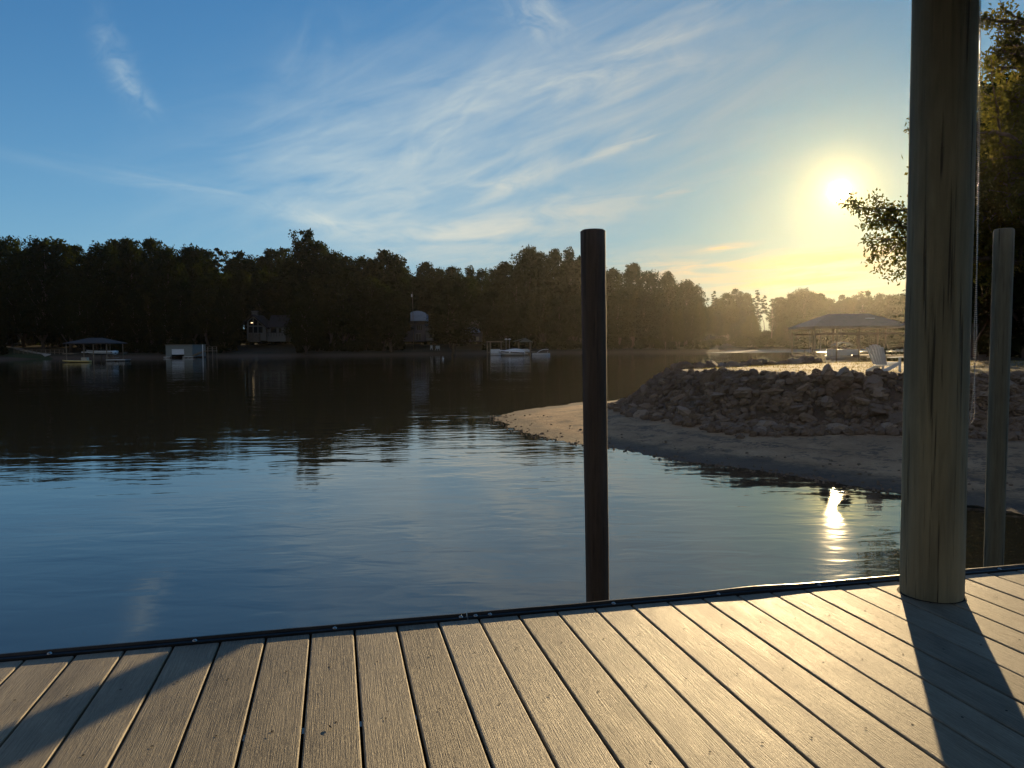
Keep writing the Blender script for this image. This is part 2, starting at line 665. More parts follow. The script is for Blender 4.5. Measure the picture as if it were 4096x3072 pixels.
M['glass'] = plain('window_glass', (.02, .025, .03), .06, .2, 2)
M['door_white'] = plain('roll_door', (.72, .80, .86), .5, .05, 2)
M['yellow'] = plain('yellow_hull', (.55, .42, .14), .45, .15, 2)
M['tan'] = plain('tan_box', (.50, .46, .36), .7, .12, 2)
M['grass'] = plain('lawn_grass', (.035, .055, .016), .95, .4, 1.3, bmp=.08)
M['path'] = plain('pale_path', (.42, .40, .35), .9, .2, 3)
M['chair'] = plain('chair_white', (.70, .74, .76), .5, .06, 3)
M['alum'] = plain('aluminium', (.62, .63, .64), .35, .12, 4, metal=.8)
lampm, nt_, p_, tc_ = mat('lamp_glow')
p_.inputs['Base Color'].default_value = (1, .8, .5, 1)
p_.inputs['Emission Color'].default_value = (1, .72, .38, 1)
p_.inputs['Emission Strength'].default_value = 1.6
M['lamp'] = lampm

# ------------------------------------------------------------------ terrain of the far shore
SHORE = [(-1600, 110), (-800, 150), (0, 168), (200, 172), (700, 175), (1000, 183), (1600, 192), (2000, 203), (2400, 205), (2700, 195), (2830, 192), (2872, 200), (2935, 262), (3300, 268), (3640, 268), (3760, 240)]


def shore_r(az):
    """radius of the waterline in direction az (degrees, 0 = ahead)"""
    if az > 30.0:
        return 30 + 200 * (1 - smooth(30.0, 31.5, az)) * 1.0
    if az < -52:
        return 60 + 60 * smooth(-80, -52, az) if az > -80 else 60
    px = 2048 + F * math.tan(R(az))
    return lerp_table(SHORE, px) / math.cos(R(az))


def ground_z(x, y):
    r = math.hypot(x, y)
    az = math.degrees(math.atan2(x, y))
    s = r - shore_r(az)
    n = mnoise.noise(Vector((x * .03, y * .03, 0)))
    n2 = mnoise.noise(Vector((x * .15, y * .15, 4)))
    s += n2 * 1.5
    if s < 0:
        return max(-1.9, s * .12)
    z = .75 * smooth(0, 5, s) + .045 * min(s, 160) + .012 * max(0, min(s - 160, 300))
    if az < 8:
        z += .6 * smooth(6, 30, s)
    return z + n * .5 * smooth(3, 25, s)


RMAX = 690
mb = MB()
azs = [a * 1.0 for a in range(-180, 180, 3) if a < -48 or a > 42] + [a * .5 for a in range(-96, 85)]
azs = sorted(set(azs))
rs = [0.0, 8, 14, 18, 21, 24, 27, 30, 33, 36, 40, 46, 54, 64, 76, 88, 100, 112, 122]
r_ = 126.0
while r_ < 300:
    rs.append(r_)
    r_ += 3.0
while r_ < RMAX:
    rs.append(r_)
    r_ *= 1.07
rs.append(RMAX)
na = len(azs)
vs = []
for r in rs:
    for a in azs:
        x, y = r * math.sin(R(a)), r * math.cos(R(a))
        vs.append((x, y, ground_z(x, y) if r > 0 else -1.9))
fs = []
for i in range(len(rs) - 1):
    for k in range(na):
        a, b = i * na + k, i * na + (k + 1) % na
        fs.append((a, a + na, b + na, b) if i else (a, a + na, b + na))
mb.add(vs, fs)
tag(mb.build('ground', M['ground'], smooth_=True), kind='structure')

# water sheet
mb = MB()
n = 96
mb.add([(0, 0, 0)] + [(680 * math.sin(k / n * 6.28318), 680 * math.cos(k / n * 6.28318), 0) for k in range(n)], [(0, 1 + (k + 1) % n, 1 + k) for k in range(n)])
tag(mb.build('lake_water', M['water']), kind='structure')

# ------------------------------------------------------------------ the point: sand spit, bank, flat top
WL = [(4.61, 33.11), (3.15, 31.95), (1.55, 30.13), (.3, 27.95), (-.44, 26.22), (-.68, 24.91), (-.47, 23.31), (.08, 21.43), (.68, 20.04), (1.57, 18.47), (2.29, 17.53), (3.05, 16.31), (3.89, 15.23), (4.66, 14.43), (5.27, 13.46), (5.75, 12.85), (6.31, 12.0), (6.85, 11.3), (7.2, 10.83), (7.7, 10.2), (9.2, 8.6), (12, 6.5), (18, 3), (34, 0), (48, 12), (44, 30), (30, 38), (22, 36.5), (17, 35.8), (12, 34.5), (8, 33.8)]
CR = [(5.7, 25.3), (6.1, 24.25), (6.5, 23.21), (6.91, 21.46), (8.77, 20.71), (10.31, 19.4), (11.7, 18.67), (12.61, 18.21), (15, 16.5), (20, 13.5), (30, 10), (40, 16), (38, 27), (26, 32.5), (17.43, 32.4), (16.33, 32.9), (13.83, 32.2), (10.69, 29.8), (7.61, 26.9), (6.4, 26.0)]


def sdist(poly, x, y):
    best, ins = 1e9, False
    n = len(poly)
    for i in range(n):
        x0, y0 = poly[i]
        x1, y1 = poly[(i + 1) % n]
        dx, dy = x1 - x0, y1 - y0
        t = max(0, min(1, ((x - x0) * dx + (y - y0) * dy) / (dx * dx + dy * dy)))
        d = math.hypot(x - x0 - t * dx, y - y0 - t * dy)
        best = min(best, d)
        if (y0 > y) != (y1 > y) and x < x0 + (y - y0) / (y1 - y0) * dx:
            ins = not ins
    return best if ins else -best


def beach_z(x, y):
    dw = sdist(WL, x, y)
    nn = mnoise.noise(Vector((x * 1.3, y * 1.3, 2))) * .12 + mnoise.noise(Vector((x * .45, y * .45, 7))) * .35
    if dw < 0:
        return max(-.5, (dw + nn * .4) * .14)
    dc = sdist(CR, x, y)
    if dc >= 0:
        return 1.62 + .05 * nn + .10 * min(dc, 3) * 0.1 - .03 * smooth(0, 1, 1 - dc)
    t = -dc                                    # distance out from the crest
    bank = 1.60 - 1.32 * smooth(0, 2.3, t)
    sand = .30 * smooth(0, 5.5, dw + nn) + .012 * nn
    return max(sand, bank * smooth(.0, 1.2, dw) if t < 2.4 else sand)


mb = MB()
gx = [-3 + .22 * i for i in range(int(20 / .22))]
gx += [17 + .8 * i for i in range(1, 42)]
gy = [4 + .7 * i for i in range(7)] + [9 + .22 * i for i in range(int(26 / .22))] + [35 + .8 * i for i in range(8)]
vs = [(x, y, beach_z(x, y)) for y in gy for x in gx]
nx = len(gx)
fs = [(j * nx + i, j * nx + i + 1, (j + 1) * nx + i + 1, (j + 1) * nx + i) for j in range(len(gy) - 1) for i in range(nx - 1)]
mb.add(vs, fs)
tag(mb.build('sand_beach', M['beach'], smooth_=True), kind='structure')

# boulders
def rock_mesh(seed):
    rg = random.Random(seed)
    seg, rn = 9, 6
    rs_ = []
    sx, sy, sz = rg.uniform(.75, 1.3), rg.uniform(.75, 1.2), rg.uniform(.55, .9)
    planes = [(Vector((rg.gauss(0, 1), rg.gauss(0, 1), rg.gauss(0, 1))).normalized(), rg.uniform(.55, .85)) for _ in range(9)]
    for i in range(rn):
        t = -1.45 + 2.9 * i / (rn - 1)
        ring = []
        for k in range(seg):
            a = k / seg * 6.28318 + i * .35
            v = Vector((math.cos(t) * math.cos(a), math.cos(t) * math.sin(a), math.sin(t)))
            v *= 1 + .25 * mnoise.noise(v * 1.6 + Vector((seed, 0, 0)))
            for nrm, d in planes:
                e = v.dot(nrm) - d
                if e > 0:
                    v -= nrm * e
            ring.append((v.x * sx, v.y * sy, v.z * sz))
        rs_.append(ring)
    b = MB()
    b.loft(rs_)
    return b.mesh('boulder', M['rock'])


rock_meshes = [rock_mesh(i + 11) for i in range(14)]
BASE = [(3.6, 28.2), (3.55, 25.6), (3.79, 23.14), (5.02, 20.37), (5.74, 18.3), (7.66, 18.0), (9.43, 17.4), (10.83, 16.7), (11.9, 16.1), (13.5, 15.2)]
CREST = [(5.6, 26.3), (5.1, 25.4), (5.76, 24.25), (6.3, 23.21), (6.91, 21.46), (8.77, 20.71), (10.31, 19.4), (11.7, 18.67), (12.61, 18.21), (14.4, 17.1)]


def along(poly, t):
    s = t * (len(poly) - 1)
    i = min(int(s), len(poly) - 2)
    f_ = s - i
    return (poly[i][0] + (poly[i + 1][0] - poly[i][0]) * f_, poly[i][1] + (poly[i + 1][1] - poly[i][1]) * f_)


rr = random.Random(5)
RL = 'grey-brown broken boulder among the riprap covering the bank of the sandy point'
RG = 'riprap boulders on the bank of the point'
placed = []
count = 0
tries = 0
while count < 266 and tries < 9000:
    tries += 1
    t = rr.random()
    v = rr.random()
    if rr.random() < .16:
        v = rr.uniform(.93, 1.06)
    b, c = along(BASE, t), along(CREST, t)
    x, y = b[0] + (c[0] - b[0]) * v, b[1] + (c[1] - b[1]) * v
    s = rr.choice((.13, .16, .19, .22, .26, .33)) * rr.uniform(.85, 1.1) * (1.0 if v < .9 else .85) * (.75 if t < .3 else 1)
    if any((x - q[0]) ** 2 + (y - q[1]) ** 2 < (.60 * (s + q[2])) ** 2 for q in placed):
        continue
    placed.append((x, y, s))
    o = bpy.data.objects.new('boulder', rr.choice(rock_meshes))
    col.objects.link(o)
    o.location = (x, y, beach_z(x, y) + s * (.12 - .40 * smooth(.72, .95, v)))
    o.scale = (s * rr.uniform(1, 1.35), s, s * rr.uniform(.75, 1.0))
    o.rotation_euler = (rr.uniform(-.5, .5), rr.uniform(-.5, .5), rr.uniform(0, 6.28))
    tag(o, RL, 'boulder', RG)
    count += 1
# the one that stands up on the crest, and a neighbour
for px, py, sc_, lab in ((3310, 1492, (.24, .20, .34), 'dark boulder standing upright on the crest, tallest bump along the rock edge'),
                         (3378, 1497, (.34, .24, .28), 'rounded broad boulder on the crest just right of the upright one')):
    p = on_z(px, py, 1.66)
    o = bpy.data.objects.new('boulder', rock_meshes[3])
    col.objects.link(o)
    o.location = (p.x, p.y, 1.56 + sc_[2] * .35)
    o.scale = sc_
    o.rotation_euler = (0, .1, 1.0)
    tag(o, lab, 'boulder', RG)
# rocks along the back rim of the flat top
for i in range(26):
    t = i / 25
    x, y = along([(5.7, 26.6), (7.4, 27.3), (9.6, 29.3), (11.6, 31.0), (13.2, 32.1)], t)
    o = bpy.data.objects.new('boulder', rr.choice(rock_meshes))
    col.objects.link(o)
    s = rr.uniform(.22, .40)
    o.location = (x + rr.uniform(-.2, .2), y + rr.uniform(-.2, .3), 1.55 + s * .15)
    o.scale = (s, s, s)
    o.rotation_euler = (rr.uniform(-.5, .5), rr.uniform(-.5, .5), rr.uniform(0, 6.28))
    tag(o, 'small dark boulder on the far rim of the flat sandy top of the point', 'boulder', 'boulders along the back rim of the point')
# rubble filling the joints
mb = MB()
proto = [[tuple(v.co) for v in m.vertices] for m in rock_meshes[:6]]
pf = [tuple(p.vertices) for p in rock_meshes[0].polygons]
for i in range(2200):
    t, v = rr.random(), rr.uniform(-.12, 1.02)
    b, c = along(BASE, t), along(CREST, t)
    x, y = b[0] + (c[0] - b[0]) * v, b[1] + (c[1] - b[1]) * v
    s = rr.choice((.07, .09, .12, .16)) * rr.uniform(.8, 1.2)
    e = Matrix.Rotation(rr.uniform(0, 6.28), 3, 'Z') @ Matrix.Rotation(rr.uniform(-.8, .8), 3, 'X')
    z = beach_z(x, y) + s * .2
    mb.add([Vector((x, y, z)) + (e @ Vector(q)) * s for q in rr.choice(proto)], pf)
tag(mb.build('rubble', M['rock']), 'small grey rubble filling the gaps between the boulders', 'rubble', kind='stuff')
# pebbles along the wet edge of the sand
mb = MB()
for i in range(420):
    t = rr.random()
    x, y = along(WL[4:18], t)
    nx_, ny_ = x - 30, y - 22
    L = math.hypot(nx_, ny_)
    dd = rr.uniform(-.25, .5) if rr.random() < .8 else rr.uniform(.5, 2)
    x, y = x - nx_ / L * dd, y - ny_ / L * dd
    s = rr.uniform(.012, .04)
    z = max(0, beach_z(x, y)) + s * .2
    mb.add([Vector((x, y, z)) + Vector(q) * s for q in rr.choice(proto)], pf)
tag(mb.build('pebbles', M['rock']), 'scattered small pebbles along the wet edge of the sand', 'pebbles', kind='stuff')

# dry tufts on the flat top
mb = MB()
for i in range(9000):
    x, y = rr.uniform(5.5, 24), rr.uniform(17, 33)
    if mnoise.noise(Vector((x * .9, y * .9, 11))) < -.12 or sdist(CR, x, y) < .25:
        continue
    z = beach_z(x, y)
    for k in range(2):
        a, h = rr.uniform(0, 6.28), rr.uniform(.02, .075)
        lx, ly = rr.gauss(0, .03), rr.gauss(0, .03)
        ox, oy = rr.gauss(0, .04), rr.gauss(0, .04)
        wx, wy = math.cos(a) * .009, math.sin(a) * .009
        mb.add([(x + ox - wx, y + oy - wy, z - .01), (x + ox + wx, y + oy + wy, z - .01), (x + ox + lx, y + oy + ly, z + h)], [(0, 1, 2)])
tag(mb.build('dry_grass', M['straw']), 'short dry straw-coloured grass on the flat top of the point', 'grass', kind='stuff')

# ------------------------------------------------------------------ the dock
dock = empty('boat_dock', (0, 0, DECK), 'brown composite board dock with a black edge strip in the foreground', 'dock', rz=R(13.4))


def edge_y(x):
    return 2.625 - .0135 * (x - .6)


mb = MB()
PIT, GAP = .1483, .0075
for k in range(-24, 38):
    x0, x1 = .0458 + k * PIT + GAP / 2, .0458 + (k + 1) * PIT - GAP / 2
    y0 = -2.4
    y1 = edge_y((x0 + x1) / 2) - .012 + rnd.uniform(-.003, .002)
    zz = rnd.uniform(-.0012, .0012)
    r = .0045
    prof = [(x0, -.024), (x0, -r)] + [(x0 + r - r * math.cos(a), -r + r * math.sin(a)) for a in (.5, 1.05)] + [(x0 + r, 0), (x1 - r, 0)] + [(x1 - r + r * math.sin(a), -r + r * math.cos(a)) for a in (.5, 1.05)] + [(x1, -r), (x1, -.024)]
    rings = [[(x, y, z + zz) for x, z in prof] for y in (y0, y1 - .004)] + [[((x0 + x1) / 2 + (x - (x0 + x1) / 2) * .985, y1, z + zz - (.003 if z > -.01 else 0)) for x, z in prof]]
    mb.loft(rings)
mb.build('decking', M['deck'], dock)
mb = MB()
for yy in (2.33, 1.968, 1.595, 1.2, .8, .4, 0, -.5, -1, -1.5, -2):
    mb.box((1.1, yy, -.024 - .07 - .002), (9.0, .04, .14))
mb.box((1.1, 2.560, -.024 - .14 - .003), (9.0, .05, .26), rz=-.0135)
mb.build('joist_frame', M['frame'], dock)


def strip(x0, x1, seed):
    b = MB()
    rg = random.Random(seed)
    n = int((x1 - x0) / .05)
    rings = []
    for i in range(n + 1):
        x = x0 + (x1 - x0) * i / n
        y = edge_y(x)
        bulge = .005 * math.exp(-((x - 1.62) / .16) ** 2)
        h = .016 + .0015 * mnoise.noise(Vector((x * 3, seed, 0))) + bulge
        y += .0015 * mnoise.noise(Vector((x * 4, seed, 5))) + bulge * .8
        rings.append([(x, y - .010, -.05), (x, y - .010, h * .35), (x, y - .006, h * .45), (x, y + .006, h * .5), (x, y + .010, h), (x, y + .016, h), (x, y + .020, h - .006), (x, y + .020, -.05)])
    b.loft(rings)
    return b.build('edge_strip', M['strip'], dock)


strip(-3.52, .449, 1)
strip(.4535, 5.65, 2)
bolt = None
for bx in (-1.95, -1.42, -.924, -.482, -.021, .427, .481, .535, 1.016, 1.455, 1.905, 2.35, 2.791, 3.3, 3.9):
    if bolt is None:
        b = MB()
        b.sphere((0, 0, .0), .0085, 12, 5, .62, half=True)
        b.box((0, 0, .0052), (.0100, .0018, .0012), .5)
        o = bolt = b.build('strip_screw', M['steel'], dock, True)
    else:
        o = bolt.copy()
        col.objects.link(o)
    o.location = (bx, edge_y(bx) - .001, .0072)
    o.rotation_euler = (.12, 0, rnd.uniform(0, 3))
hole = None
holes = [(.0458 + (k + .5) * PIT + rnd.uniform(-.012, .012), yy + rnd.uniform(-.010, .010)) for yy in (2.328, 1.970, 1.597) for k in range(-9, 20)]
for hx, hy in holes:
    if hole is None:
        b = MB()
        b.add([(.0036 * math.cos(k / 10 * 6.28318), .0036 * math.sin(k / 10 * 6.28318), 0) for k in range(10)], [tuple(range(10))])
        o = hole = b.build('screw_hole', M['hole'], dock)
    else:
        o = hole.copy()
        col.objects.link(o)
    o.location = (hx, hy, .0018)
b = MB()
cx, cyy = 1.655 * math.cos(R(13.4)) + 2.884 * math.sin(R(13.4)), -1.655 * math.sin(R(13.4)) + 2.884 * math.cos(R(13.4))
b.add([(cx + .121 * math.cos(k / 40 * 6.28318) * (1 + .02 * math.sin(k * 1.7)), cyy + .119 * math.sin(k / 40 * 6.28318), .0022) for k in range(40)], [tuple(range(40))])
b.build('piling_cutout', M['hole'], dock)
# covered dock: the roof over the deck (above the picture; it shades the deck from most of the sky)
mb = MB()
mb.box((.9, .25, 2.78), (6.2, 5.6, .09))
mb.box((.9, 2.66, 2.63), (6.2, .09, .20))
mb.build('dock_roof', M['frame'], dock)
mb = MB()
for yy in (-2.2, -1.4, -.6, .2, 1.0, 1.8):
    mb.box((.9, yy, 2.66), (6.2, .045, .14))
mb.build('roof_rafters', M['frame'], dock)


def piling(name, m, top, bot, rt, rb, label, chamfer=True, seed=0):
    top, bot = Vector(top), Vector(bot)
    root = bot
    b = MB()
    L = top - bot
    n = 26
    pts, rads = [], []
    for i in range(n + 1):
        t = i / n
        wob = Vector((mnoise.noise(Vector((t * 4, seed, 0))), mnoise.noise(Vector((t * 4, seed, 9))), 0)) * .004
        pts.append(L * t + wob * (1 if 0 < i < n else 0))
        rads.append(rb + (rt - rb) * t + .0018 * mnoise.noise(Vector((t * 16, seed, 3))))
    if chamfer:
        pts.append(pts[-1] + Vector((0, 0, .012)))
        rads.append(rt * .86)
    b.tube(pts, rads, 40, True, .012, seed)
    o = b.build(name, m, None, True, root)
    tag(o, label, 'piling')
    return o


def post_pt(d2, z):
    return Vector((d2[0], d2[1], z))


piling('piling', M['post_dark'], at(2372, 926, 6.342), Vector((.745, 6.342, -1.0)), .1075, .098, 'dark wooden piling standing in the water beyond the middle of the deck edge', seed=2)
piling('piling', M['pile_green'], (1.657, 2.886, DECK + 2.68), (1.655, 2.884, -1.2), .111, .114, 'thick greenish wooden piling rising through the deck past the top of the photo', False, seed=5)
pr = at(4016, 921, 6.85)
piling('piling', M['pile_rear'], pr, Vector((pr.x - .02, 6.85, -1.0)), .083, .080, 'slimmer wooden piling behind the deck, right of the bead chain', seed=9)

# bead chain of a roller shade, hanging beside the thick piling
ch = empty('bead_chain', (1.80, 2.92, DECK + 2.60), 'silver ball bead chain loop hanging beside the thick piling', 'chain')
YC = 2.80


def chain_pt(px, py):
    return at(px, py, YC) - Vector(ch.location)


left_run = [(3918, -60), (3912, 400), (3908, 900), (3905, 1230), (3906, 1330), (3900, 1460), (3893, 1560), (3884, 1650), (3882, 1680)]
right_run = [(3931, -60), (3927, 400), (3922, 750), (3917, 1000), (3908, 1240), (3904, 1330), (3905, 1480), (3906, 1560), (3906, 1660), (3903, 1678), (3895, 1692), (3886, 1696), (3882, 1680)]


def resample(pts, step):
    out, acc = [pts[0]], 0
    for a, b in zip(pts, pts[1:]):
        L = (b - a).length
        t = step - acc
        while t <= L:
            out.append(a + (b - a) * (t / L))
            t += step
        acc = L - (t - step)
    return out


for run, dy in ((left_run, 0), (right_run, .012)):
    pts = [chain_pt(*p) + Vector((0, dy, 0)) for p in run]
    mb = MB()
    for p in resample(pts, .0078):
        mb.sphere(p, .0030, 6, 4)
    mb.tube(pts, [.0006] * len(pts), 4)
    mb.build('bead_run', M['bead'], ch, True)

# a dry curled leaf and bits of debris on the boards
def scrap(px, py, s, label, seed):
    rg = random.Random(seed)
    p = on_z(px, py, DECK + .004)
    b = MB()
    n = 7
    rings = []
    for i in range(n):
        t = i / (n - 1) * 2 - 1
        wd = s * .42 * (1 - t * t) + s * .04
        curl = s * .28 * t * t
        rings.append([(s * t, -wd, curl + wd * .6), (s * t, 0, curl), (s * t, wd, curl + wd * .45)])
    b.loft(rings, closed=False, cap=False)
    b.tube([(s * .9, 0, s * .28), (s * 1.4, s * .2, s * .35)], [s * .05, s * .03], 5)
    o = b.build('dry_leaf', M['scrap'], None, False, p)
    o.rotation_euler = (rg.uniform(-.2, .2), 0, rg.uniform(0, 6.28))
    tag(o, label, 'leaf')


M['scrap'] = plain('dry_leaf_brown', (.05, .035, .022), .8, .3, 90)
scrap(1318, 2908, .0085, 'dark curled dry leaf lying on the boards near the bottom edge', 1)
scrap(1088, 2930, .0045, 'tiny dark scrap on the board left of the curled leaf', 2)
scrap(1640, 2520, .0050, 'tiny dry leaf scrap on the deck right at the black edge strip', 3)
scrap(1550, 2846, .0040, 'tiny scrap of leaf beside a screw hole in the middle of the deck', 4)

# ------------------------------------------------------------------ trees
def leaf_card(b, p, s, rg, flat=0.0):
    n = Vector((rg.gauss(0, 1), rg.gauss(0, 1), rg.gauss(0, 1) + flat * 2)).normalized()
    u = n.orthogonal().normalized()
    w_ = n.cross(u)
    a = rg.uniform(0, 6.28)
    u, w_ = u * math.cos(a) + w_ * math.sin(a), w_ * math.cos(a) - u * math.sin(a)
    l, h = s * rg.uniform(.7, 1.3), s * rg.uniform(.35, .65)
    i = len(b.v)
    b.v += [tuple(p - u * l), tuple(p - w_ * h + n * h * .3), tuple(p + u * l), tuple(p + w_ * h + n * h * .3)]
    b.f.append((i, i + 1, i + 2, i + 3))


def limb(b, a, c, r0, r1, rg, sag=.0, n=4):
    a, c = Vector(a), Vector(c)
    pts, rad = [], []
    L = (c - a).length
    for i in range(n + 1):
        t = i / n
        off = Vector((rg.gauss(0, 1), rg.gauss(0, 1), rg.gauss(0, 1))) * L * .03 * math.sin(t * math.pi)
        pts.append(a.lerp(c, t) + off + Vector((0, 0, sag * L * math.sin(t * math.pi))))
        rad.append(r0 + (r1 - r0) * t)
    b.tube(pts, rad, 6, True)
    return pts


def broadleaf(seed, H=20.0, cr=4.6, base=.22, nl=40, per=120, s=.42, shape=.0):
    """trunk with limbs reaching leaf clumps; ragged crown with gaps"""
    rg = random.Random(seed)
    t, c = MB(), MB()
    tp = limb(t, (0, 0, -.6), (rg.uniform(-.6, .6), rg.uniform(-.6, .6), H * .80), .36, .07, rg, n=8)
    for k in range(nl):
        v = k / nl
        hz = base + (1 - base) * (v * .97 + rg.uniform(0, .05))
        prof = math.sin(math.pi * min(1, ((hz - base) / (1 - base)) * (.80 - shape) + .16)) ** .75
        rad = cr * prof * (rg.uniform(.45, 1.0))
        a = k * 2.399 + rg.uniform(-.5, .5)
        lr = cr * rg.uniform(.20, .34)
        ctr = Vector((rad * math.cos(a) * .8, rad * math.sin(a) * .8, min(hz * H, H - lr * .9)))
        if k % 2 == 0:
            tz = max(base * .7 * H, ctr.z - rad * .7 - 1)
            i = min(8, max(0, int(tz / (H * .8) * 8)))
            limb(t, tp[i], ctr, .13 * (1.2 - hz), .03, rg, .04)
        for _ in range(int(per * .42 * rg.uniform(.7, 1.3) * (lr / (cr * .28)) ** 1.5)):
            d = Vector((rg.gauss(0, 1), rg.gauss(0, 1), rg.gauss(0, .8))).normalized()
            p = ctr + d * lr * (rg.random() ** .45) * (1 + .22 * mnoise.noise(d * 2.5 + Vector((k, 0, seed))))
            leaf_card(c, p, s * rg.uniform(.5, 1.0), rg)
    # leaves through the whole crown, gathered in clumps with gaps between them
    sv = Vector((seed * 7.3, seed * 3.1, 0))
    want = int(per * nl * .72)
    got = tries = 0
    while got < want and tries < want * 6:
        tries += 1
        v = rg.random()
        a = rg.uniform(0, 6.28)
        prof = (math.sin(math.pi * min(1, v * (.86 - shape) + .14)) ** .7) * (1 - .25 * v)
        edge = 1 + .50 * mnoise.noise(Vector((math.cos(a) * 1.6, math.sin(a) * 1.6, v * 5)) + sv) + .28 * mnoise.noise(Vector((math.cos(a) * 4, math.sin(a) * 4, v * 12)) + sv)
        rad = cr * prof * edge * rg.random() ** .38
        p = Vector((rad * math.cos(a), rad * math.sin(a), H * (base + (1 - base) * v * (1 - .05 * rg.random()))))
        if mnoise.noise(p * .62 + sv) + .45 * mnoise.noise(p * 1.5 + sv) < -.06 - .30 * (1 - v) + .16 * max(0, v - .6) / .4:
            continue
        got += 1
        leaf_card(c, p, s * rg.uniform(.5, 1.0), rg)
    return t, c


def pine(seed, H=22.0, cr=3.4, base=.5, nl=30, per=85, s=.36):
    """tall bare trunk, flat needle clumps at the ends of short limbs near the top"""
    rg = random.Random(seed)
    t, c = MB(), MB()
    tp = limb(t, (0, 0, -.6), (rg.uniform(-.5, .5), rg.uniform(-.5, .5), H * .97), .30, .04, rg, n=10)
    for k in range(nl):
        v = (k + rg.random()) / nl
        hz = base + (1 - base) * v
        rad = cr * (1 - v) ** .55 * (.55 + .45 * min(1, v * 5)) * rg.uniform(.3, 1.0)
        a = k * 2.399 + rg.uniform(-.4, .4)
        ctr = Vector((rad * math.cos(a), rad * math.sin(a), hz * H + rg.uniform(-.3, .5)))
        i = min(10, int(hz / .97 * 10))
        limb(t, tp[i], ctr, .06, .02, rg, -.04, 3)
        lr = cr * rg.uniform(.20, .34) * (1 - .45 * v)
        for _ in range(int(per * rg.uniform(.7, 1.2))):
            d = Vector((rg.gauss(0, 1), rg.gauss(0, 1), rg.gauss(0, .45))).normalized()
            d.z *= .55
            leaf_card(c, ctr + d * lr * (rg.random() ** .5), s * rg.uniform(.5, 1.1), rg, .3)
    return t, c


def cedar(seed, H=14.0, cr=3.2):
    """conifer of flat layered boughs"""
    rg = random.Random(seed)
    t, c = MB(), MB()
    tp = limb(t, (0, 0, -.5), (0, 0, H), .22, .02, rg, n=8)
    z = 1.2
    while z < H - .3:
        rad = cr * (1 - z / H) ** .8 + .25
        for k in range(6):
            a = k * 1.047 + z * 1.7 + rg.uniform(-.3, .3)
            L = rad * rg.uniform(.7, 1.1)
            e = Vector((L * math.cos(a), L * math.sin(a), z - .10 * L + rg.uniform(-.1, .1)))
            limb(t, (0, 0, z), e, .035, .008, rg, .05, 3)
            for j in range(int(46 * L / 2)):
                q = rg.random() ** .7
                p = Vector((0, 0, z)).lerp(e, q)
                wd = .38 * (1 - q * .6)
                p += Vector((rg.uniform(-wd, wd), rg.uniform(-wd, wd), rg.uniform(-.07, .09)))
                leaf_card(c, p, .16 * rg.uniform(.6, 1.2), rg, 1.2)
        z += rg.uniform(.55, .8)
    return t, c


def bush(seed, H=3.0, cr=2.2):
    rg = random.Random(seed)
    t, c = MB(), MB()
    for k in range(16):
        a = k * 2.399
        rad = cr * rg.uniform(.1, .85)
        z = H * rg.uniform(.2, .8) * (1.1 - .45 * rad / cr)
        ctr = Vector((rad * math.cos(a), rad * math.sin(a), z))
        limb(t, (rad * .2 * math.cos(a), rad * .2 * math.sin(a), -.3), ctr, .05, .015, rg, 0, 3)
        lr = rg.uniform(.5, .85)
        for _ in range(75):
            d = Vector((rg.gauss(0, 1), rg.gauss(0, 1), rg.gauss(0, .8))).normalized()
            leaf_card(c, ctr + d * lr * (rg.random() ** .45), .28 * rg.uniform(.6, 1.2), rg)
    return t, c


def kit(name, tc_, leaf):
    t, c = tc_
    return name, t.mesh('trunk', M['bark'], True), c.mesh('crown', leaf)


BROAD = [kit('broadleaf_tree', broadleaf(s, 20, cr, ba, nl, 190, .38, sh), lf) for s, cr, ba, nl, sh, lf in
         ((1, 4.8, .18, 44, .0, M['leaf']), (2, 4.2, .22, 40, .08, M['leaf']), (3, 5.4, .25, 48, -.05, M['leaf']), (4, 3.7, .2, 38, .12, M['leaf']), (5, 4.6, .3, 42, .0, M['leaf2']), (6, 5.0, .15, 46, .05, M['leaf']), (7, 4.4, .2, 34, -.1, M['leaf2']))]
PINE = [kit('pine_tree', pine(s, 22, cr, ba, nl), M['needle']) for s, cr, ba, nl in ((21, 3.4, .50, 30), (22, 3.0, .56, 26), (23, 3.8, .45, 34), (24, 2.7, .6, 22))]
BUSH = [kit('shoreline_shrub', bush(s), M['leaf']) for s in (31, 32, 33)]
KH = {'broadleaf_tree': 20.0, 'pine_tree': 22.0, 'shoreline_shrub': 3.0}
tr = random.Random(41)


def plant(kind, x, y, z, H, label, cat, group, wide=1.0, rz=None):
    name, tm, cm = kind
    root = empty(name, (x, y, z), label, cat, group, tr.uniform(0, 6.28) if rz is None else rz)
    k = H / KH[name]
    wd = k * wide
    root.scale = (wd, wd * tr.uniform(.9, 1.1), k)
    for me, nm in ((tm, 'trunk'), (cm, 'crown')):
        o = bpy.data.objects.new(nm, me)
        col.objects.link(o)
        o.parent = root
    return root


def shoreY(px):
    return lerp_table(SHORE, px)


def landmark(px):
    if px < 240: return 'above the lawn at the left end'
    if px < 520: return 'behind the left hip-roofed dock'
    if px < 900: return 'behind the boathouse with white door'
    if px < 1180: return 'behind the gabled house'
    if px < 1580: return 'between the gabled and blue-roofed houses'
    if px < 1960: return 'behind the blue-roofed house'
    if px < 2330: return 'behind the white runabout'
    if px < 2700: return 'just right of the middle piling'
    if px < 2880: return 'at the wooded headland tip'
    if px < 3160: return 'on the distant shore beyond the headland'
    if px < 3660: return 'on the distant shore behind the large boathouse'
    return 'far off behind the thick piling'


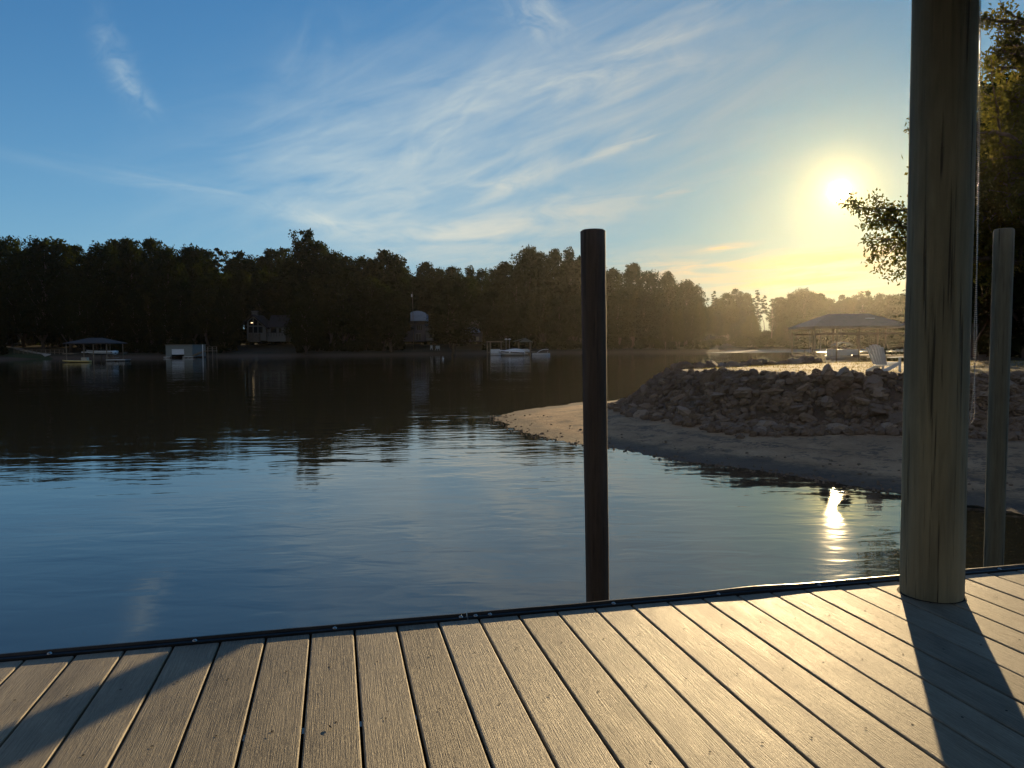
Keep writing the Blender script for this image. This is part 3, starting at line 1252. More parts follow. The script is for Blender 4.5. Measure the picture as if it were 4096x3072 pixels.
SKY = [(-1150, 985, 'b'), (-1060, 960, 'b'), (-960, 975, 'b'), (-860, 950, 'b'), (-770, 985, 'b'), (-680, 955, 'b'), (-590, 975, 'b'), (-505, 960, 'b'), (-420, 985, 'b'), (-300, 960, 'b'), (-190, 985, 'b'), (-90, 960, 'b'), (19, 949, 'b'), (83, 995, 'b'), (160, 954, 'b'), (231, 958, 'b'), (300, 985, 'b'), (366, 1009, 'b'), (410, 975, 'b'), (458, 963, 'b'), (518, 958, 'b'), (611, 958, 'b'), (665, 985, 'b'), (712, 1030, 'b'), (759, 981, 'b'), (805, 1000, 'b'), (868, 996, 'p'), (940, 1009, 'b'), (998, 1023, 'b'), (1050, 1028, 'b'), (1085, 1000, 'b'), (1140, 995, 'b'), (1215, 926, 'b'), (1275, 967, 'b'), (1333, 1005, 'b'), (1385, 1028, 'b'), (1444, 1028, 'b'), (1481, 1037, 'b'), (1537, 1003, 'b'), (1585, 1020, 'b'), (1618, 1035, 'p'), (1704, 1051, 'b'), (1759, 1072, 'b'), (1815, 1069, 'b'), (1880, 1065, 'b'), (1926, 1076, 'b'), (1985, 1068, 'b'), (2023, 1050, 'b'), (2062, 1080, 'b'), (2114, 986, 'b'), (2156, 1014, 'b'), (2221, 1000, 'b'), (2277, 992, 'b'), (2320, 1030, 'b'), (2390, 1060, 'b'), (2450, 1076, 'b'), (2530, 1056, 'b'), (2600, 1085, 'b'), (2672, 1088, 'b'), (2742, 1122, 'b'), (2775, 1140, 'b')]
SKYR = [(2805, 1190, 'p'), (2857, 1164, 'p'), (2905, 1172, 'b'), (2945, 1158, 'b'), (2985, 1172, 'b'), (3030, 1168, 'p'), (3058, 1182, 'p'), (3090, 1196, 'p'), (3123, 1190, 'b'), (3170, 1170, 'b'), (3209, 1155, 'b'), (3245, 1165, 'b'), (3280, 1175, 'b'), (3320, 1194, 'b'), (3372, 1181, 'b'), (3420, 1180, 'b'), (3460, 1166, 'b'), (3518, 1173, 'b'), (3560, 1178, 'b'), (3606, 1176, 'b'), (3660, 1170, 'b'), (3720, 1160, 'p')]
OPEN = [(930, 1180), (1600, 1960), (0, 210)]          # houses and lawn stand here


def is_open(px):
    return any(a < px < b for a, b in OPEN)


GB = 'tall trees along the far shore'
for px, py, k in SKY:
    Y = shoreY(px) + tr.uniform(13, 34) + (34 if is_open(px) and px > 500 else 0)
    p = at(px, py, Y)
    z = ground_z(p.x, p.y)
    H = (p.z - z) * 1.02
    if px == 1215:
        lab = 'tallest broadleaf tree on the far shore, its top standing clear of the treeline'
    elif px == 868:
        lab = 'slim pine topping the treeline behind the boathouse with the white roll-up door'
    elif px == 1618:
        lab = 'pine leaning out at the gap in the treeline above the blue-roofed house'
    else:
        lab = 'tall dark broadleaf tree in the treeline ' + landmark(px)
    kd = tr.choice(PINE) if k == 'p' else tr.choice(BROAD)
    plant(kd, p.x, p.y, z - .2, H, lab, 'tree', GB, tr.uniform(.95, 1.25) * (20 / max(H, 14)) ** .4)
for px, py, k in SKYR:
    Y = 268 + tr.uniform(6, 30)
    p = at(px, py, Y)
    z = ground_z(p.x, p.y)
    H = (p.z - z) * 1.02
    kd = tr.choice(PINE) if k == 'p' else tr.choice(BROAD)
    lab = ('tall pine with sky showing through its crown ' if k == 'p' else 'hazy broadleaf tree in the treeline ') + landmark(px)
    plant(kd, p.x, p.y, z - .2, H, lab, 'tree', 'hazy trees on the most distant shore', tr.uniform(.9, 1.15) * (20 / max(H, 12)) ** .5)
px = 2790
while px < 3760:                       # the wood behind them
    Y = 268 + tr.uniform(34, 50)
    p = at(px, 1205 + tr.uniform(-18, 22), Y)
    z = ground_z(p.x, p.y)
    if not 3008 < px < 3112: plant(tr.choice(BROAD), p.x, p.y, z - .2, p.z - z, 'hazy tree in the rear rank ' + landmark(px), 'tree', 'rear rank of trees on the most distant shore', 1.25)
    px += tr.uniform(30, 48)
# second row in front: lower crowns that close the wall of trees
px = -1150
while px < 2790:
    Y = shoreY(px) + tr.uniform(6, 14)
    top = lerp_table([(-500, 1090), (200, 1120), (900, 1130), (1400, 1110), (1540, 1150), (2000, 1170), (2300, 1150), (2600, 1190), (2800, 1230)], px) + tr.uniform(-45, 55)
    if not is_open(px):
        p = at(px, top, Y)
        z = ground_z(p.x, p.y)
        plant(tr.choice(BROAD), p.x, p.y, z - .2, max(6, p.z - z), 'lower bushy tree near the water ' + landmark(px), 'tree', 'lower trees near the far waterline', tr.uniform(1.0, 1.35))
    else:
        Y += 26
        p = at(px, top - 20, Y)
        z = ground_z(p.x, p.y)
        plant(tr.choice(BROAD), p.x, p.y, z - .2, max(6, p.z - z), 'bushy tree standing close behind the houses, ' + landmark(px), 'tree', 'lower trees near the far waterline', tr.uniform(1.0, 1.3))
    px += tr.uniform(44, 74)
# deep filler row so that no sky shows between the stems
px = -1150
while px < 2760:
    Y = shoreY(px) + tr.uniform(38, 52)
    p = at(px, lerp_table([(-500, 1060), (1300, 1050), (2000, 1130), (2800, 1180)], px) + tr.uniform(-30, 40), Y)
    z = ground_z(p.x, p.y)
    plant(tr.choice(BROAD), p.x, p.y, z - .2, max(6, p.z - z), 'shaded tree deep in the wood ' + landmark(px), 'tree', 'trees deep in the far wood', 1.35)
    px += tr.uniform(75, 100)
px = 2890
while px < 3780:
    Y = 268 + tr.uniform(2, 8)
    p = at(px, 1268 + tr.uniform(-40, 30), Y)
    z = ground_z(p.x, p.y)
    if not 3015 < px < 3100:
        plant(tr.choice(BROAD), p.x, p.y, z - .2, max(5, p.z - z), 'low hazy tree at the water ' + landmark(px), 'tree', 'low trees on the most distant shore', tr.uniform(1.2, 1.6))
    px += tr.uniform(30, 52)
px = 2890
while px < 3780:                       # shrubs under them
    Y = 266 + tr.uniform(1, 4)
    p = at(px, 1345 + tr.uniform(-12, 14), Y)
    z = ground_z(p.x, p.y)
    plant(tr.choice(BUSH), p.x, p.y, z - .2, max(2, p.z - z), 'low shrub at the waterline ' + landmark(px), 'shrub', 'shrubs on the most distant shore', 1.3)
    px += tr.uniform(26, 40)
px = -380
while px < 2700:
    if not (940 < px < 1180 or 1590 < px < 1960 or 0 < px < 480):
        Y = shoreY(px) + tr.uniform(4, 10)
        p = at(px, 1330, Y)
        z = ground_z(p.x, p.y)
        plant(tr.choice(BUSH), p.x, p.y, z - .2, tr.uniform(2.4, 4.6), 'dark shrub at the foot of the trees ' + landmark(px), 'shrub', 'shrubs at the foot of the far trees', tr.uniform(.9, 1.3))
    px += tr.uniform(38, 60)
# dense undergrowth that closes the view between the stems
px = -1150
while px < 2800:
    Y = shoreY(px) + (30 if is_open(px) else 18) + tr.uniform(0, 8)
    x = (px - 2048) / F * Y
    plant(tr.choice(BUSH), x, Y, ground_z(x, Y) - .3, tr.uniform(5, 8), 'tall dense shrub in the shade of the wood ' + landmark(px), 'shrub', 'undergrowth in the far wood', tr.uniform(.8, 1.0))
    px += tr.uniform(34, 50)
for px, py, Y in ((2812, 1235, 232), (2838, 1225, 246), (2866, 1240, 250), (2790, 1245, 222)):
    p = at(px, py, Y)
    z = ground_z(p.x, p.y)
    z = max(z, .3)
    plant(BROAD[1], p.x, p.y, z - .2, p.z - z, 'hazy tree closing the gap where headland meets distant shore', 'tree', 'trees in the gap beyond the headland', 1.2)
for px, py, Y in ((2775, 1352, 199), (2796, 1362, 203), (2815, 1358, 208), (2832, 1366, 214), (2850, 1362, 222), (2868, 1368, 232), (2806, 1372, 196), (2838, 1374, 206), (2884, 1366, 246)):
    p = at(px, py, Y)
    z = max(ground_z(p.x, p.y), .1)
    plant(tr.choice(BUSH), p.x, p.y, z - .3, max(2.2, p.z - z), 'low shrub on the headland tip beside the open water', 'shrub', 'shrubs on the headland tip', 1.5)
for px, py, Y in ((3005, 1312, 284), (3032, 1318, 288), (3060, 1314, 286), (3088, 1320, 290), (3112, 1312, 285)):
    p = at(px, py, Y)
    z = ground_z(p.x, p.y)
    plant(tr.choice(BUSH), p.x, p.y, z - .3, p.z - z, 'shrub closing the foot of the bright gap between distant trees', 'shrub', 'shrubs under the bright gap', 1.0)
# thin stems seen against the sunlit grass on the headland
for px, Y in ((2662, 200), (2690, 203), (2718, 199), (2745, 202), (2772, 198), (2800, 200)):
    p = at(px, 1215 + tr.uniform(-15, 15), Y)
    z = ground_z(p.x, p.y)
    plant(BROAD[6], p.x, p.y, z - .2, p.z - z, 'slim tree with a bare stem on the headland tip', 'tree', 'slim trees on the headland tip', .75)
# the broad round tree between the two parts of the house
for px, py, Y, wd, lab in ((1810, 1142, 197, 1.75, 'broad round-headed tree standing in front of the houses, right of the flagpole'),
                           (1560, 1160, 196, 1.5, 'round bushy tree just left of the blue-roofed house'),
                           (1218, 1180, 188, 1.35, 'wide low tree right of the gabled house'),
                           (890, 1150, 186, .9, 'dark tree hiding the left side of the gabled house'),
                           (1165, 1150, 215, 1.3, 'full shade tree added right behind the low wing of the gabled house'),  # added to block the low sun and shade the gabled house
                           (1108, 1130, 222, 1.2, 'tall shade tree added directly behind the roof of the gabled house')):  # second added tree, also keeps the sun off the house
    p = at(px, py, Y)
    z = ground_z(p.x, p.y)
    plant(BROAD[0], p.x, p.y, z - .2, p.z - z, lab, 'tree', None, wd)

# ---- near trees on the right bank
def big_oak():
    rg = random.Random(77)
    t, c = MB(), MB()
    H = 15.0
    tp = limb(t, (0, 0, -.5), (.3, .2, 11), .42, .10, rg, n=9)

    def twig(a, e, r, depth):
        pts = limb(t, a, e, r, r * .35, rg, .02, 4)
        d = (e - a)
        L = d.length
        if depth == 0:
            for q in range(int(L * 72)):
                k = rg.random() ** .6
                p = a.lerp(e, k)
                wdt = .15
                p += Vector((rg.gauss(0, wdt), rg.gauss(0, wdt), rg.gauss(-.05, wdt * .8)))
                leaf_card(c, p, rg.uniform(.05, .10), rg)
            return
        nb = 5 if depth == 2 else 5
        for j in range(nb):
            k = .25 + .75 * (j + rg.random() * .7) / nb
            i0 = pts[min(4, int(k * 4 + .5))]
            dirn = (d.normalized() + Vector((rg.gauss(0, .55), rg.gauss(0, .55), rg.gauss(-.02, .42)))).normalized()
            twig(i0, i0 + dirn * L * rg.uniform(.34, .55), r * .42, depth - 1)
        for q in range(int(L * 26)):
            k = rg.uniform(.45, 1)
            p = a.lerp(e, k) + Vector((rg.gauss(0, .2), rg.gauss(0, .2), rg.gauss(0, .16)))
            leaf_card(c, p, rg.uniform(.05, .10), rg)

    for k in range(50):
        hz = 4.6 + (k % 38) * .20 if k < 38 else 4.9 + (k - 38) * .14
        i = min(9, int(hz / 11 * 9))
        a = k * 2.399 + 2.6 if k < 38 else math.pi - .4 + rg.uniform(-.8, .8)
        L = (4.35 if hz < 6.9 else 3.3 if hz < 7.6 else 2.0) * rg.uniform(.80, 1.0)
        e = tp[i] + Vector((L * math.cos(a), L * math.sin(a), rg.uniform(.1, 1.2) - (0 if hz > 6 else .7)))
        twig(tp[i], e, .12, 2)
    return t, c


oak_t, oak_c = big_oak()
op = at(4210, 1366, 24.0)
r0 = empty('oak_tree', (op.x, op.y, 1.5), 'large leafy oak on the near bank, boughs reaching left past the thick piling', 'tree', None, 0.4)
for b_, nm, m_ in ((oak_t, 'trunk', M['bark']), (oak_c, 'crown', M['oak'])):
    b_.build(nm, m_, r0, nm == 'trunk')
ced_t, ced_c = cedar(51, 15, 3.4)
cp = at(3700, 1300, 34.5)
r1 = empty('cedar_tree', (cp.x, cp.y, .6), 'conifer with flat layered boughs just left of the thick piling, under the oak', 'tree')
for b_, nm, m_ in ((ced_t, 'trunk', M['bark']), (ced_c, 'crown', M['needle'])):
    b_.build(nm, m_, r1, nm == 'trunk')
r1.scale = (.62, .62, (at(3700, 960, 34.5).z - .6) / 15)
for i, (px, py, Y, wd) in enumerate(((3920, 560, 40, 1.0), (4020, 300, 44, 1.2), (4150, 250, 38, 1.2), (4300, 200, 34, 1.2), (3975, 820, 47, 1.2), (4090, 760, 50, 1.3), (4210, 700, 46, 1.3), (3850, 900, 56, .9), (4400, 400, 40, 1.3), (4560, 420, 38, 1.2), (4740, 500, 34, 1.2), (4950, 520, 32, 1.2), (5180, 560, 29, 1.2), (5450, 600, 27, 1.2))):
    p = at(px, py, Y)
    z = 1.4
    plant(BROAD[i % 7], p.x, p.y, z, p.z - z, 'shaded broadleaf tree on the right bank behind the slimmer piling', 'tree', 'trees on the right bank', wd)
for i, (px, Y) in enumerate(((3870, 50), (3950, 46), (4040, 43), (4130, 40), (4230, 38))):
    p = at(px, 1300, Y)
    plant(BUSH[i % 3], p.x, p.y, 1.3, 3.2, 'dark shrub on the right bank below the trees behind the slimmer piling', 'shrub', 'shrubs on the right bank', 1.2)

# ------------------------------------------------------------------ far shore: houses, docks and boats
def S(Y):
    return Y / F          # metres per photo pixel at forward distance Y


class Local:
    """metres, measured from a thing's base point: x to the right, y away, z up"""
    def __init__(s, px, py, Y, z0=None):
        p = at(px, py, Y)
        s.o = Vector((p.x, p.y, p.z if z0 is None else z0))
        s.Y, s.px = Y, px

    def P(s, px, py, dy=0.0):
        return at(px, py, s.Y + dy) - s.o

    def xz(s, px, py):
        q = s.P(px, py)
        return q.x, q.z


def panel(L, x0, y0, x1, y1, d0, d1):
    """box between photo pixels (x0,y0)-(x1,y1), depth offsets d0..d1 metres"""
    a, b = L.P(x0, y1), L.P(x1, y0)
    return MB().box(((a.x + b.x) / 2, (d0 + d1) / 2, (a.z + b.z) / 2), (b.x - a.x, d1 - d0, b.z - a.z))


def prism(pts, d0, d1):
    b = MB()
    b.loft([[(x, d, z) for x, z in pts] for d in (d0, d1)])
    return b


def hip_roof(w_, d_, e, ridge, h, th=.18):
    b = MB()
    x, y = w_ / 2 + e, d_ / 2 + e
    vs = [(-x, -y, 0), (x, -y, 0), (x, y, 0), (-x, y, 0), (-x, -y, th), (x, -y, th), (x, y, th), (-x, y, th), (-ridge / 2, 0, h), (ridge / 2, 0, h)]
    return b.add(vs, [(3, 2, 1, 0), (0, 1, 5, 4), (1, 2, 6, 5), (2, 3, 7, 6), (3, 0, 4, 7), (4, 5, 9, 8), (5, 6, 9), (6, 7, 8, 9), (7, 4, 8)])


def boat_hull(L, W, H, bowup=.25, open_=False):
    """bow toward -x; rings of a V hull"""
    rings = []
    for i in range(13):
        t = i / 12
        x = -L / 2 + L * t
        wd = W / 2 * min(1, (t / .42) ** .62 if t > 0 else .02) * (1 - .08 * max(0, t - .7) / .3)
        wd = max(wd, .03)
        sheer = H * (1 + bowup * (1 - t) ** 2)
        keel = H * .75 * max(0, 1 - t / .28) ** 1.8
        ch = keel + H * .32 * (1 - .3 * t)
        rings.append([(x, 0, keel), (x, -wd * .72, ch), (x, -wd, ch + .04), (x, -wd * 1.04, sheer), (x, 0, sheer + .05), (x, wd * 1.04, sheer), (x, wd, ch + .04), (x, wd * .72, ch)])
    return MB().loft(rings)


# -- boathouse with roll-up door
L = Local(717, 1434, 172, 0)
g = empty('boathouse', L.o, 'small grey-green boathouse on the water with a white half-open roll-up door', 'boathouse')
x0, z1 = L.xz(663, 1381)
x1, _ = L.xz(770, 1381)
zd, _z = L.xz(686, 1418), 0
xa, za = L.xz(686, 1396)
xb, zb = L.xz(737, 1418)
zf = L.xz(700, 1427)[1]
wb = MB()
wb.box(((x0 + xa) / 2, 0, (z1 + zf) / 2), (xa - x0, .2, z1 - zf))
wb.box(((xb + x1) / 2, 0, (z1 + zf) / 2), (x1 - xb, .2, z1 - zf))
wb.box(((xa + xb) / 2, 0, (z1 + za) / 2), (xb - xa, .2, z1 - za))
for xx in (x0 + .1, x1 - .1):
    wb.box((xx, 3.6, (z1 + zf) / 2), (.2, 7.0, z1 - zf))
wb.box(((x0 + x1) / 2, 7.2, (z1 + zf) / 2), (x1 - x0, .2, z1 - zf))
wb.build('wall', M['siding'], g)
MB().box(((xa + xb) / 2, .06, (za + zb) / 2), (xb - xa - .04, .08, za - zb)).build('roll_door', M['door_white'], g)
MB().box(((x0 + x1) / 2, 3.6, z1 + .08), (x1 - x0 + .3, 7.7, .14)).build('roof', M['roof_grey'], g)
wb = MB()
for a_, b_ in ((x0 - .1, xa), (xb, x1 + .6)):
    wb.box(((a_ + b_) / 2, -.5, zf - .06), (b_ - a_, 1.2, .12))
wb.build('walkway', M['alum'], g)
for xx in (x0 + .1, xa, xb, x1 - .1, (xb + x1) / 2):
    MB().tube([(xx, -.2, -1.5), (xx, -.2, zf - .12)], [.11, .11], 8).build('pile_leg', M['timber'], g)
# -- its pier with steps, and the white post
L = Local(825, 1434, 171, 0)
g = empty('pier', L.o, 'small railed pier with steps joined to the right of the grey-green boathouse', 'pier')
xa, zt = L.xz(812, 1404)
xb, _ = L.xz(852, 1404)
MB().box(((xa + xb) / 2, 1.2, zt), (xb - xa, 3.0, .14)).build('pier_deck', M['timber'], g)
for i in range(5):
    t = i / 4
    MB().box((xa - .3 - 2.0 * t, .6, zt - (zt - .6) * t), (.46, 1.4, .06)).build('step', M['timber'], g)
for yy in (0, 1.2):
    MB().bar((xa, yy, zt - .1), (xa - 2.4, yy, .5), .06, .24).build('stringer', M['timber'], g)
for xx in (xa + .1, (xa + xb) / 2, xb - .1):
    for yy in (0, 2.4):
        MB().tube([(xx, yy, -1.5), (xx, yy, zt + 1.0)], [.07, .07], 7).build('pier_post', M['timber'], g)
rl = MB()
for yy in (0, 2.4):
    for dz in (.5, .95):
        rl.bar((xa, yy, zt + dz), (xb, yy, zt + dz), .06, .06)
rl.build('railing', M['timber'], g)
a_ = Local(812, 1440, 170, 0)
zt = a_.xz(812, 1377)[1]
o = MB().tube([(0, 0, -1.5), (0, 0, zt - .25), (0, 0, zt)], [.10, .10, .03], 10).build('mooring_post', M['white'], None, True, a_.o)
tag(o, 'white painted post in the water beside the steps of the pier', 'post')

# -- hip-roofed dock with a boat on a lift, on the left
L = Local(345, 1448, 134, 0)
YL = 134
g = empty('boat_dock', L.o, 'dark hip-roofed boat dock on posts on the left of the far shore', 'dock')
zr0, zr1 = L.xz(345, 1376)[1], L.xz(345, 1351)[1]
xl, xr_ = L.xz(256, 1376)[0], L.xz(436, 1376)[0]
xm = (xl + xr_) / 2
rb_ = hip_roof(xr_ - xl - .9, 6.0, .45, 2.6, zr1 - zr0)
rb_.build('roof', M['shingle'], g, loc=(xm, 3.0, zr0))
for px in (263, 333, 371, 424):
    for yy in (.2, 5.8):
        MB().tube([(L.xz(px, 1400)[0], yy, -1.5), (L.xz(px, 1400)[0], yy, zr0)], [.10, .10], 8).build('post', M['timber'], g)
xa, zd = L.xz(252, 1415)
xb = L.xz(300, 1415)[0]
MB().box(((xa + xb) / 2, 3.0, zd), (xb - xa, 6.4, .16)).build('dock_deck', M['timber'], g)
MB().box((xm, 6.3, zd), (xr_ - xl - .8, 1.2, .16)).build('rear_walkway', M['timber'], g)
lf = MB()
for yy in (1.6, 4.2):
    lf.bar((L.xz(305, 1400)[0], yy, zd + .25), (L.xz(424, 1400)[0], yy, zd + .25), .12, .16)
lf.build('boat_lift', M['alum'], g)
for k in range(3):
    xx = L.xz(345 + 35 * k, 1385)[0]
    MB().tube([(xx, 3, zr0), (xx, 3, zr0 - .8)], [.012, .012], 5).build('lift_cable', M['black'], g)
xa, zb = L.xz(310, 1421)
xb, zt = L.xz(427, 1400)
b0 = empty('motorboat', (L.o.x + (xa + xb) / 2, L.o.y + 2.9, zb), 'white motorboat with a dark stripe hanging on the lift under the hip-roofed dock', 'boat')
bl = xb - xa
hb = boat_hull(bl, 2.2, (zt - zb) * .8, .25)
hb.build('hull', M['gelcoat'], b0, True)
sb = MB()
for s_ in (-1, 1):
    sb.add([(-bl * .36, s_ * .93, .55), (bl * .5, s_ * 1.11, .34), (bl * .5, s_ * 1.13, .52), (-bl * .36, s_ * .98, .70)], [(0, 1, 2, 3)])
sb.build('hull_stripe', M['navy'], b0)
MB().loft([[(bl * (-.05 + .12 * k), -.75 + .1 * k, .68), (bl * (-.02 + .12 * k), -.62, 1.05 - .08 * k), (bl * (-.02 + .12 * k), .62, 1.05 - .08 * k), (bl * (-.05 + .12 * k), .75 - .1 * k, .68)] for k in range(3)]).build('windscreen', M['glass'], b0)
MB().box((bl * .47, 0, .55), (.35, .5, .7), 0, .7).build('outboard', M['navy'], b0)

o = panel(Local(335, 1442, 131, 0), 324, 1430, 346, 1443, 0, .8).build('storage_box', M['tan'], None, False, Local(335, 1442, 131, 0).o)
tag(o, 'pale square box standing at the water in front of the hip-roofed dock', 'box')
L = Local(306, 1450, 127, 0)
hb = boat_hull(L.xz(362, 1450)[0] - L.xz(250, 1450)[0], .9, .30, .5)
g = empty('kayak', (L.o.x, L.o.y, -.02), 'long low yellow-tan kayak afloat in front of the hip-roofed dock', 'kayak')
hb.build('hull', M['yellow'], g, True)
MB().box((.3, 0, .315), (1.3, .5, .05)).build('cockpit', M['black'], g)
L = Local(474, 1445, 134, 0)
g = empty('floating_platform', (L.o.x, L.o.y, 0), 'low pale floating platform just right of the hip-roofed dock', 'platform')
wpl = L.xz(513, 1445)[0] - L.xz(436, 1445)[0]
MB().box((0, 0, .30), (wpl, 2.0, .12)).build('top', M['alum'], g)
for s_ in (-1, 1):
    MB().box((s_ * wpl * .27, 0, .10), (wpl * .40, 1.8, .30), 0, .95).build('float', M['black'], g)
L = Local(440, 1428, 136, 0)
g = empty('deck_chair', (L.o.x, L.o.y + .5, .75), 'dim folding chair on the rear of the hip-roofed dock beside the motorboat', 'chair')
MB().box((0, 0, .42), (.55, .5, .05)).build('seat', M['timber'], g)
MB().bar((0, .25, .42), (0, .45, .98), .55, .05).build('backrest', M['timber'], g)
for sx in (-.25, .25):
    for sy in (-.22, .22):
        MB().bar((sx, sy, 0), (sx, sy, .42), .04, .04).build('leg', M['timber'], g)
MB().box((0, .3, -.10), (1.6, 1.4, .14)).build('chair_base', M['timber'], g)

# -- lawn, path, fence and pale house at the far left
def drape(pts, name, m, lift, kind):
    b = MB()
    n = len(pts[0])
    vs = [(x, y, ground_z(x, y) + lift) for row in pts for x, y in row]
    b.add(vs, [(j * n + i, j * n + i + 1, (j + 1) * n + i + 1, (j + 1) * n + i) for j in range(len(pts) - 1) for i in range(n - 1)])
    return tag(b.build(name, m, None, True), kind=kind)


rows = []
for j in range(20):
    Y = 171 + j * 2.0
    row = []
    for i in range(26):
        px = -420 + i * (640 - j * 14) / 25
        row.append((math.tan(math.atan((px - 2048) / F)) * Y, Y))
    rows.append(row)
drape(rows, 'lawn', M['grass'], .10, 'structure')
pp = [(20, 1362), (45, 1370), (70, 1380), (92, 1391), (115, 1400), (150, 1406), (195, 1410)]
prow = []
for i in range(25):
    t = i / 24
    px = 20 + 175 * t
    Y = 199 - 25 * t ** .8
    X_ = (px - 2048) / F * Y
    prow.append([(X_ - .2, Y - .9), (X_ + .2, Y + .9)])
drape(prow, 'garden_path', M['path'], .17, 'structure')
L = Local(35, 1370, 200)
L.o.z = ground_z(L.o.x, L.o.y)
zb = L.P(35, 1372).z
g = empty('house', L.o, 'pale flat-sided house at the left edge above the lawn', 'house')
panel(L, -160, 1322, 78, 1378, 0, 9).build('wall', M['siding_white'], g)
a_, b_ = L.P(-165, 1322), L.P(82, 1322)
prism([(a_.x, a_.z), (b_.x, b_.z), (b_.x - 3.0, b_.z + 1.4), (a_.x + 3, a_.z + 1.4)], -.4, 9.4).build('roof', M['shingle'], g)
for x_ in (-60, 5):
    wd = panel(L, x_, 1335, x_ + 22, 1352, -.06, .05).build('window', M['glass'], g)
    panel(L, x_ - 2, 1352.4, x_ + 24, 1354.5, -.12, .05).build('sill', M['white'], wd)
panel(L, 45, 1343, 60, 1372, -.06, .05).build('door', M['siding_blue'], g)
L = Local(150, 1410, 178)
g = empty('garden_fence', (L.o.x, L.o.y, 0), 'thin dark garden fence along the foot of the lawn', 'fence')
prev = None
for px in range(60, 260, 18):
    Y = 177
    x = (px - 2048) / F * Y
    z = ground_z(x, Y)
    MB().box((x - L.o.x, Y - L.o.y, z + .55), (.09, .09, 1.25)).build('fence_post', M['timber'], g)
    if prev:
        rl = MB()
        for dz in (.5, 1.05):
            rl.bar((prev[0] - L.o.x, Y - L.o.y, prev[1] + dz), (x - L.o.x, Y - L.o.y, z + dz), .05, .08)
        rl.build('fence_rail', M['timber'], g)
    prev = (x, z)

# -- gabled house with a window wall
L = Local(1040, 1365, 206)
L.o.z = ground_z(L.o.x, L.o.y)
g = empty('house', L.o, 'gabled house with a tall window wall, stone base and chimney among the trees', 'house')
G_ = [L.xz(988, 1362), L.xz(1064, 1362), L.xz(1064, 1304), L.xz(1013, 1264), L.xz(988, 1284)]
prism(G_, 0, 8).build('gable_wall', M['siding_white'], g)
panel(L, 1064.3, 1304, 1136, 1366, 1.2, 7.5).build('wing_wall', M['siding_white'], g)
a_, b_, c_2 = L.xz(1074, 1312), L.xz(1013, 1258), L.xz(976, 1288)
rb_ = MB()
for (p, q) in ((a_, b_), (b_, c_2)):
    rb_.add([(p[0], -.8, p[1]), (q[0], -.8, q[1]), (q[0], 8.4, q[1]), (p[0], 8.4, p[1]), (p[0], -.8, p[1] - .25), (q[0], -.8, q[1] - .25), (q[0], 8.4, q[1] - .25), (p[0], 8.4, p[1] - .25)],
            [(0, 1, 2, 3), (7, 6, 5, 4), (0, 4, 5, 1), (1, 5, 6, 2), (2, 6, 7, 3), (3, 7, 4, 0)])
rf = rb_.build('roof', M['shingle'], g)
panel(L, 997, 1245, 1017, 1275, 2, 3.2).build('chimney', M['stone'], rf)
panel(L, 995, 1242.5, 1019, 1245, 1.9, 3.3).build('chimney_cap', M['siding_white'], rf)
p0, p1 = L.xz(1066, 1308), L.xz(1142, 1258)
wr = MB()
wr.add([(p0[0], .6, p0[1] + .05), (p1[0], .6, p0[1] + .05), (p1[0], 4.4, p1[1]), (p0[0], 4.4, p1[1]), (p1[0], 8.2, p0[1]), (p0[0], 8.2, p0[1])], [(0, 1, 2, 3), (3, 2, 4, 5), (0, 3, 5), (1, 4, 2), (0, 5, 4, 1)])
wr.build('wing_roof', M['shingle'], g)
for pts in ([(995, 1302), (1011, 1302), (1011, 1272), (995, 1284)], [(1015, 1302), (1030, 1302), (1030, 1283), (1015, 1272)], [(1034, 1302), (1050, 1302), (1034, 1288)],
            [(995, 1331), (1011, 1331), (1011, 1307), (995, 1307)], [(1015, 1331), (1030, 1331), (1030, 1307), (1015, 1307)], [(1034, 1331), (1050, 1331), (1050, 1307), (1034, 1307)]):
    prism([L.xz(*q) for q in pts], -.05, .05).build('window', M['glass'], g)
for x0_, x1_ in ((1078, 1100), (1110, 1118)):
    panel(L, x0_, 1312, x1_, 1330, 1.14, 1.25).build('window', M['glass'], g)
panel(L, 1004, 1289.5, 1012, 1293, -.12, -.06).build('lit_lamp', M['lamp'], g)
panel(L, 1002, 1333, 1042, 1368, -1.6, -.01).build('stone_base', M['stone'], g)
b = MB()
for k in range(9):
    q = L.P(1050 + k * 11, 1338)
    b.box((q.x, .3, q.z), (.07, .07, 1.0))
q0, q1 = L.P(1046, 1331), L.P(1142, 1331)
b.bar((q0.x, .3, q0.z), (q1.x, .3, q1.z), .08, .08)
b.build('deck_railing', M['black'], g)

# -- blue-roofed house
L = Local(1665, 1362, 208)
L.o.z = ground_z(L.o.x, L.o.y)
g = empty('house', L.o, 'two-storey slate-grey house with a pale blue metal roof behind the flagpole', 'house')
panel(L, 1612, 1296, 1700, 1366, 0, 8).build('wall', M['siding_blue'], g)
panel(L, 1608, 1284, 1702, 1296, -.5, 8.4).build('eave_band', M['shingle'], g)
a_, b_ = L.P(1640, 1283), L.P(1703, 1256)
rb_ = MB().loft([[(a_.x - (.0 if k < 2 else 0) + dx, y, a_.z + z) for dx, z in ((0, 0), (b_.x - a_.x, 0), (b_.x - a_.x, b_.z - a_.z), (0, b_.z - a_.z))] for k, y in enumerate((1.0, 6.0))])
up_ = rb_.build('upper_roof', M['metal_roof'], g)
c1, c2, c3 = L.P(1638, 1256), L.P(1696, 1256), L.P(1667, 1243)
pts = []
for k in range(11):
    t = k / 10 * math.pi
    pts.append(((c1.x + c2.x) / 2 - math.cos(t) * (c2.x - c1.x) / 2, c1.z + .03 + math.sin(t) ** .8 * (c3.z - c1.z)))
prism(pts, 1.2, 5.6).build('barrel_roof', M['metal_roof'], g)
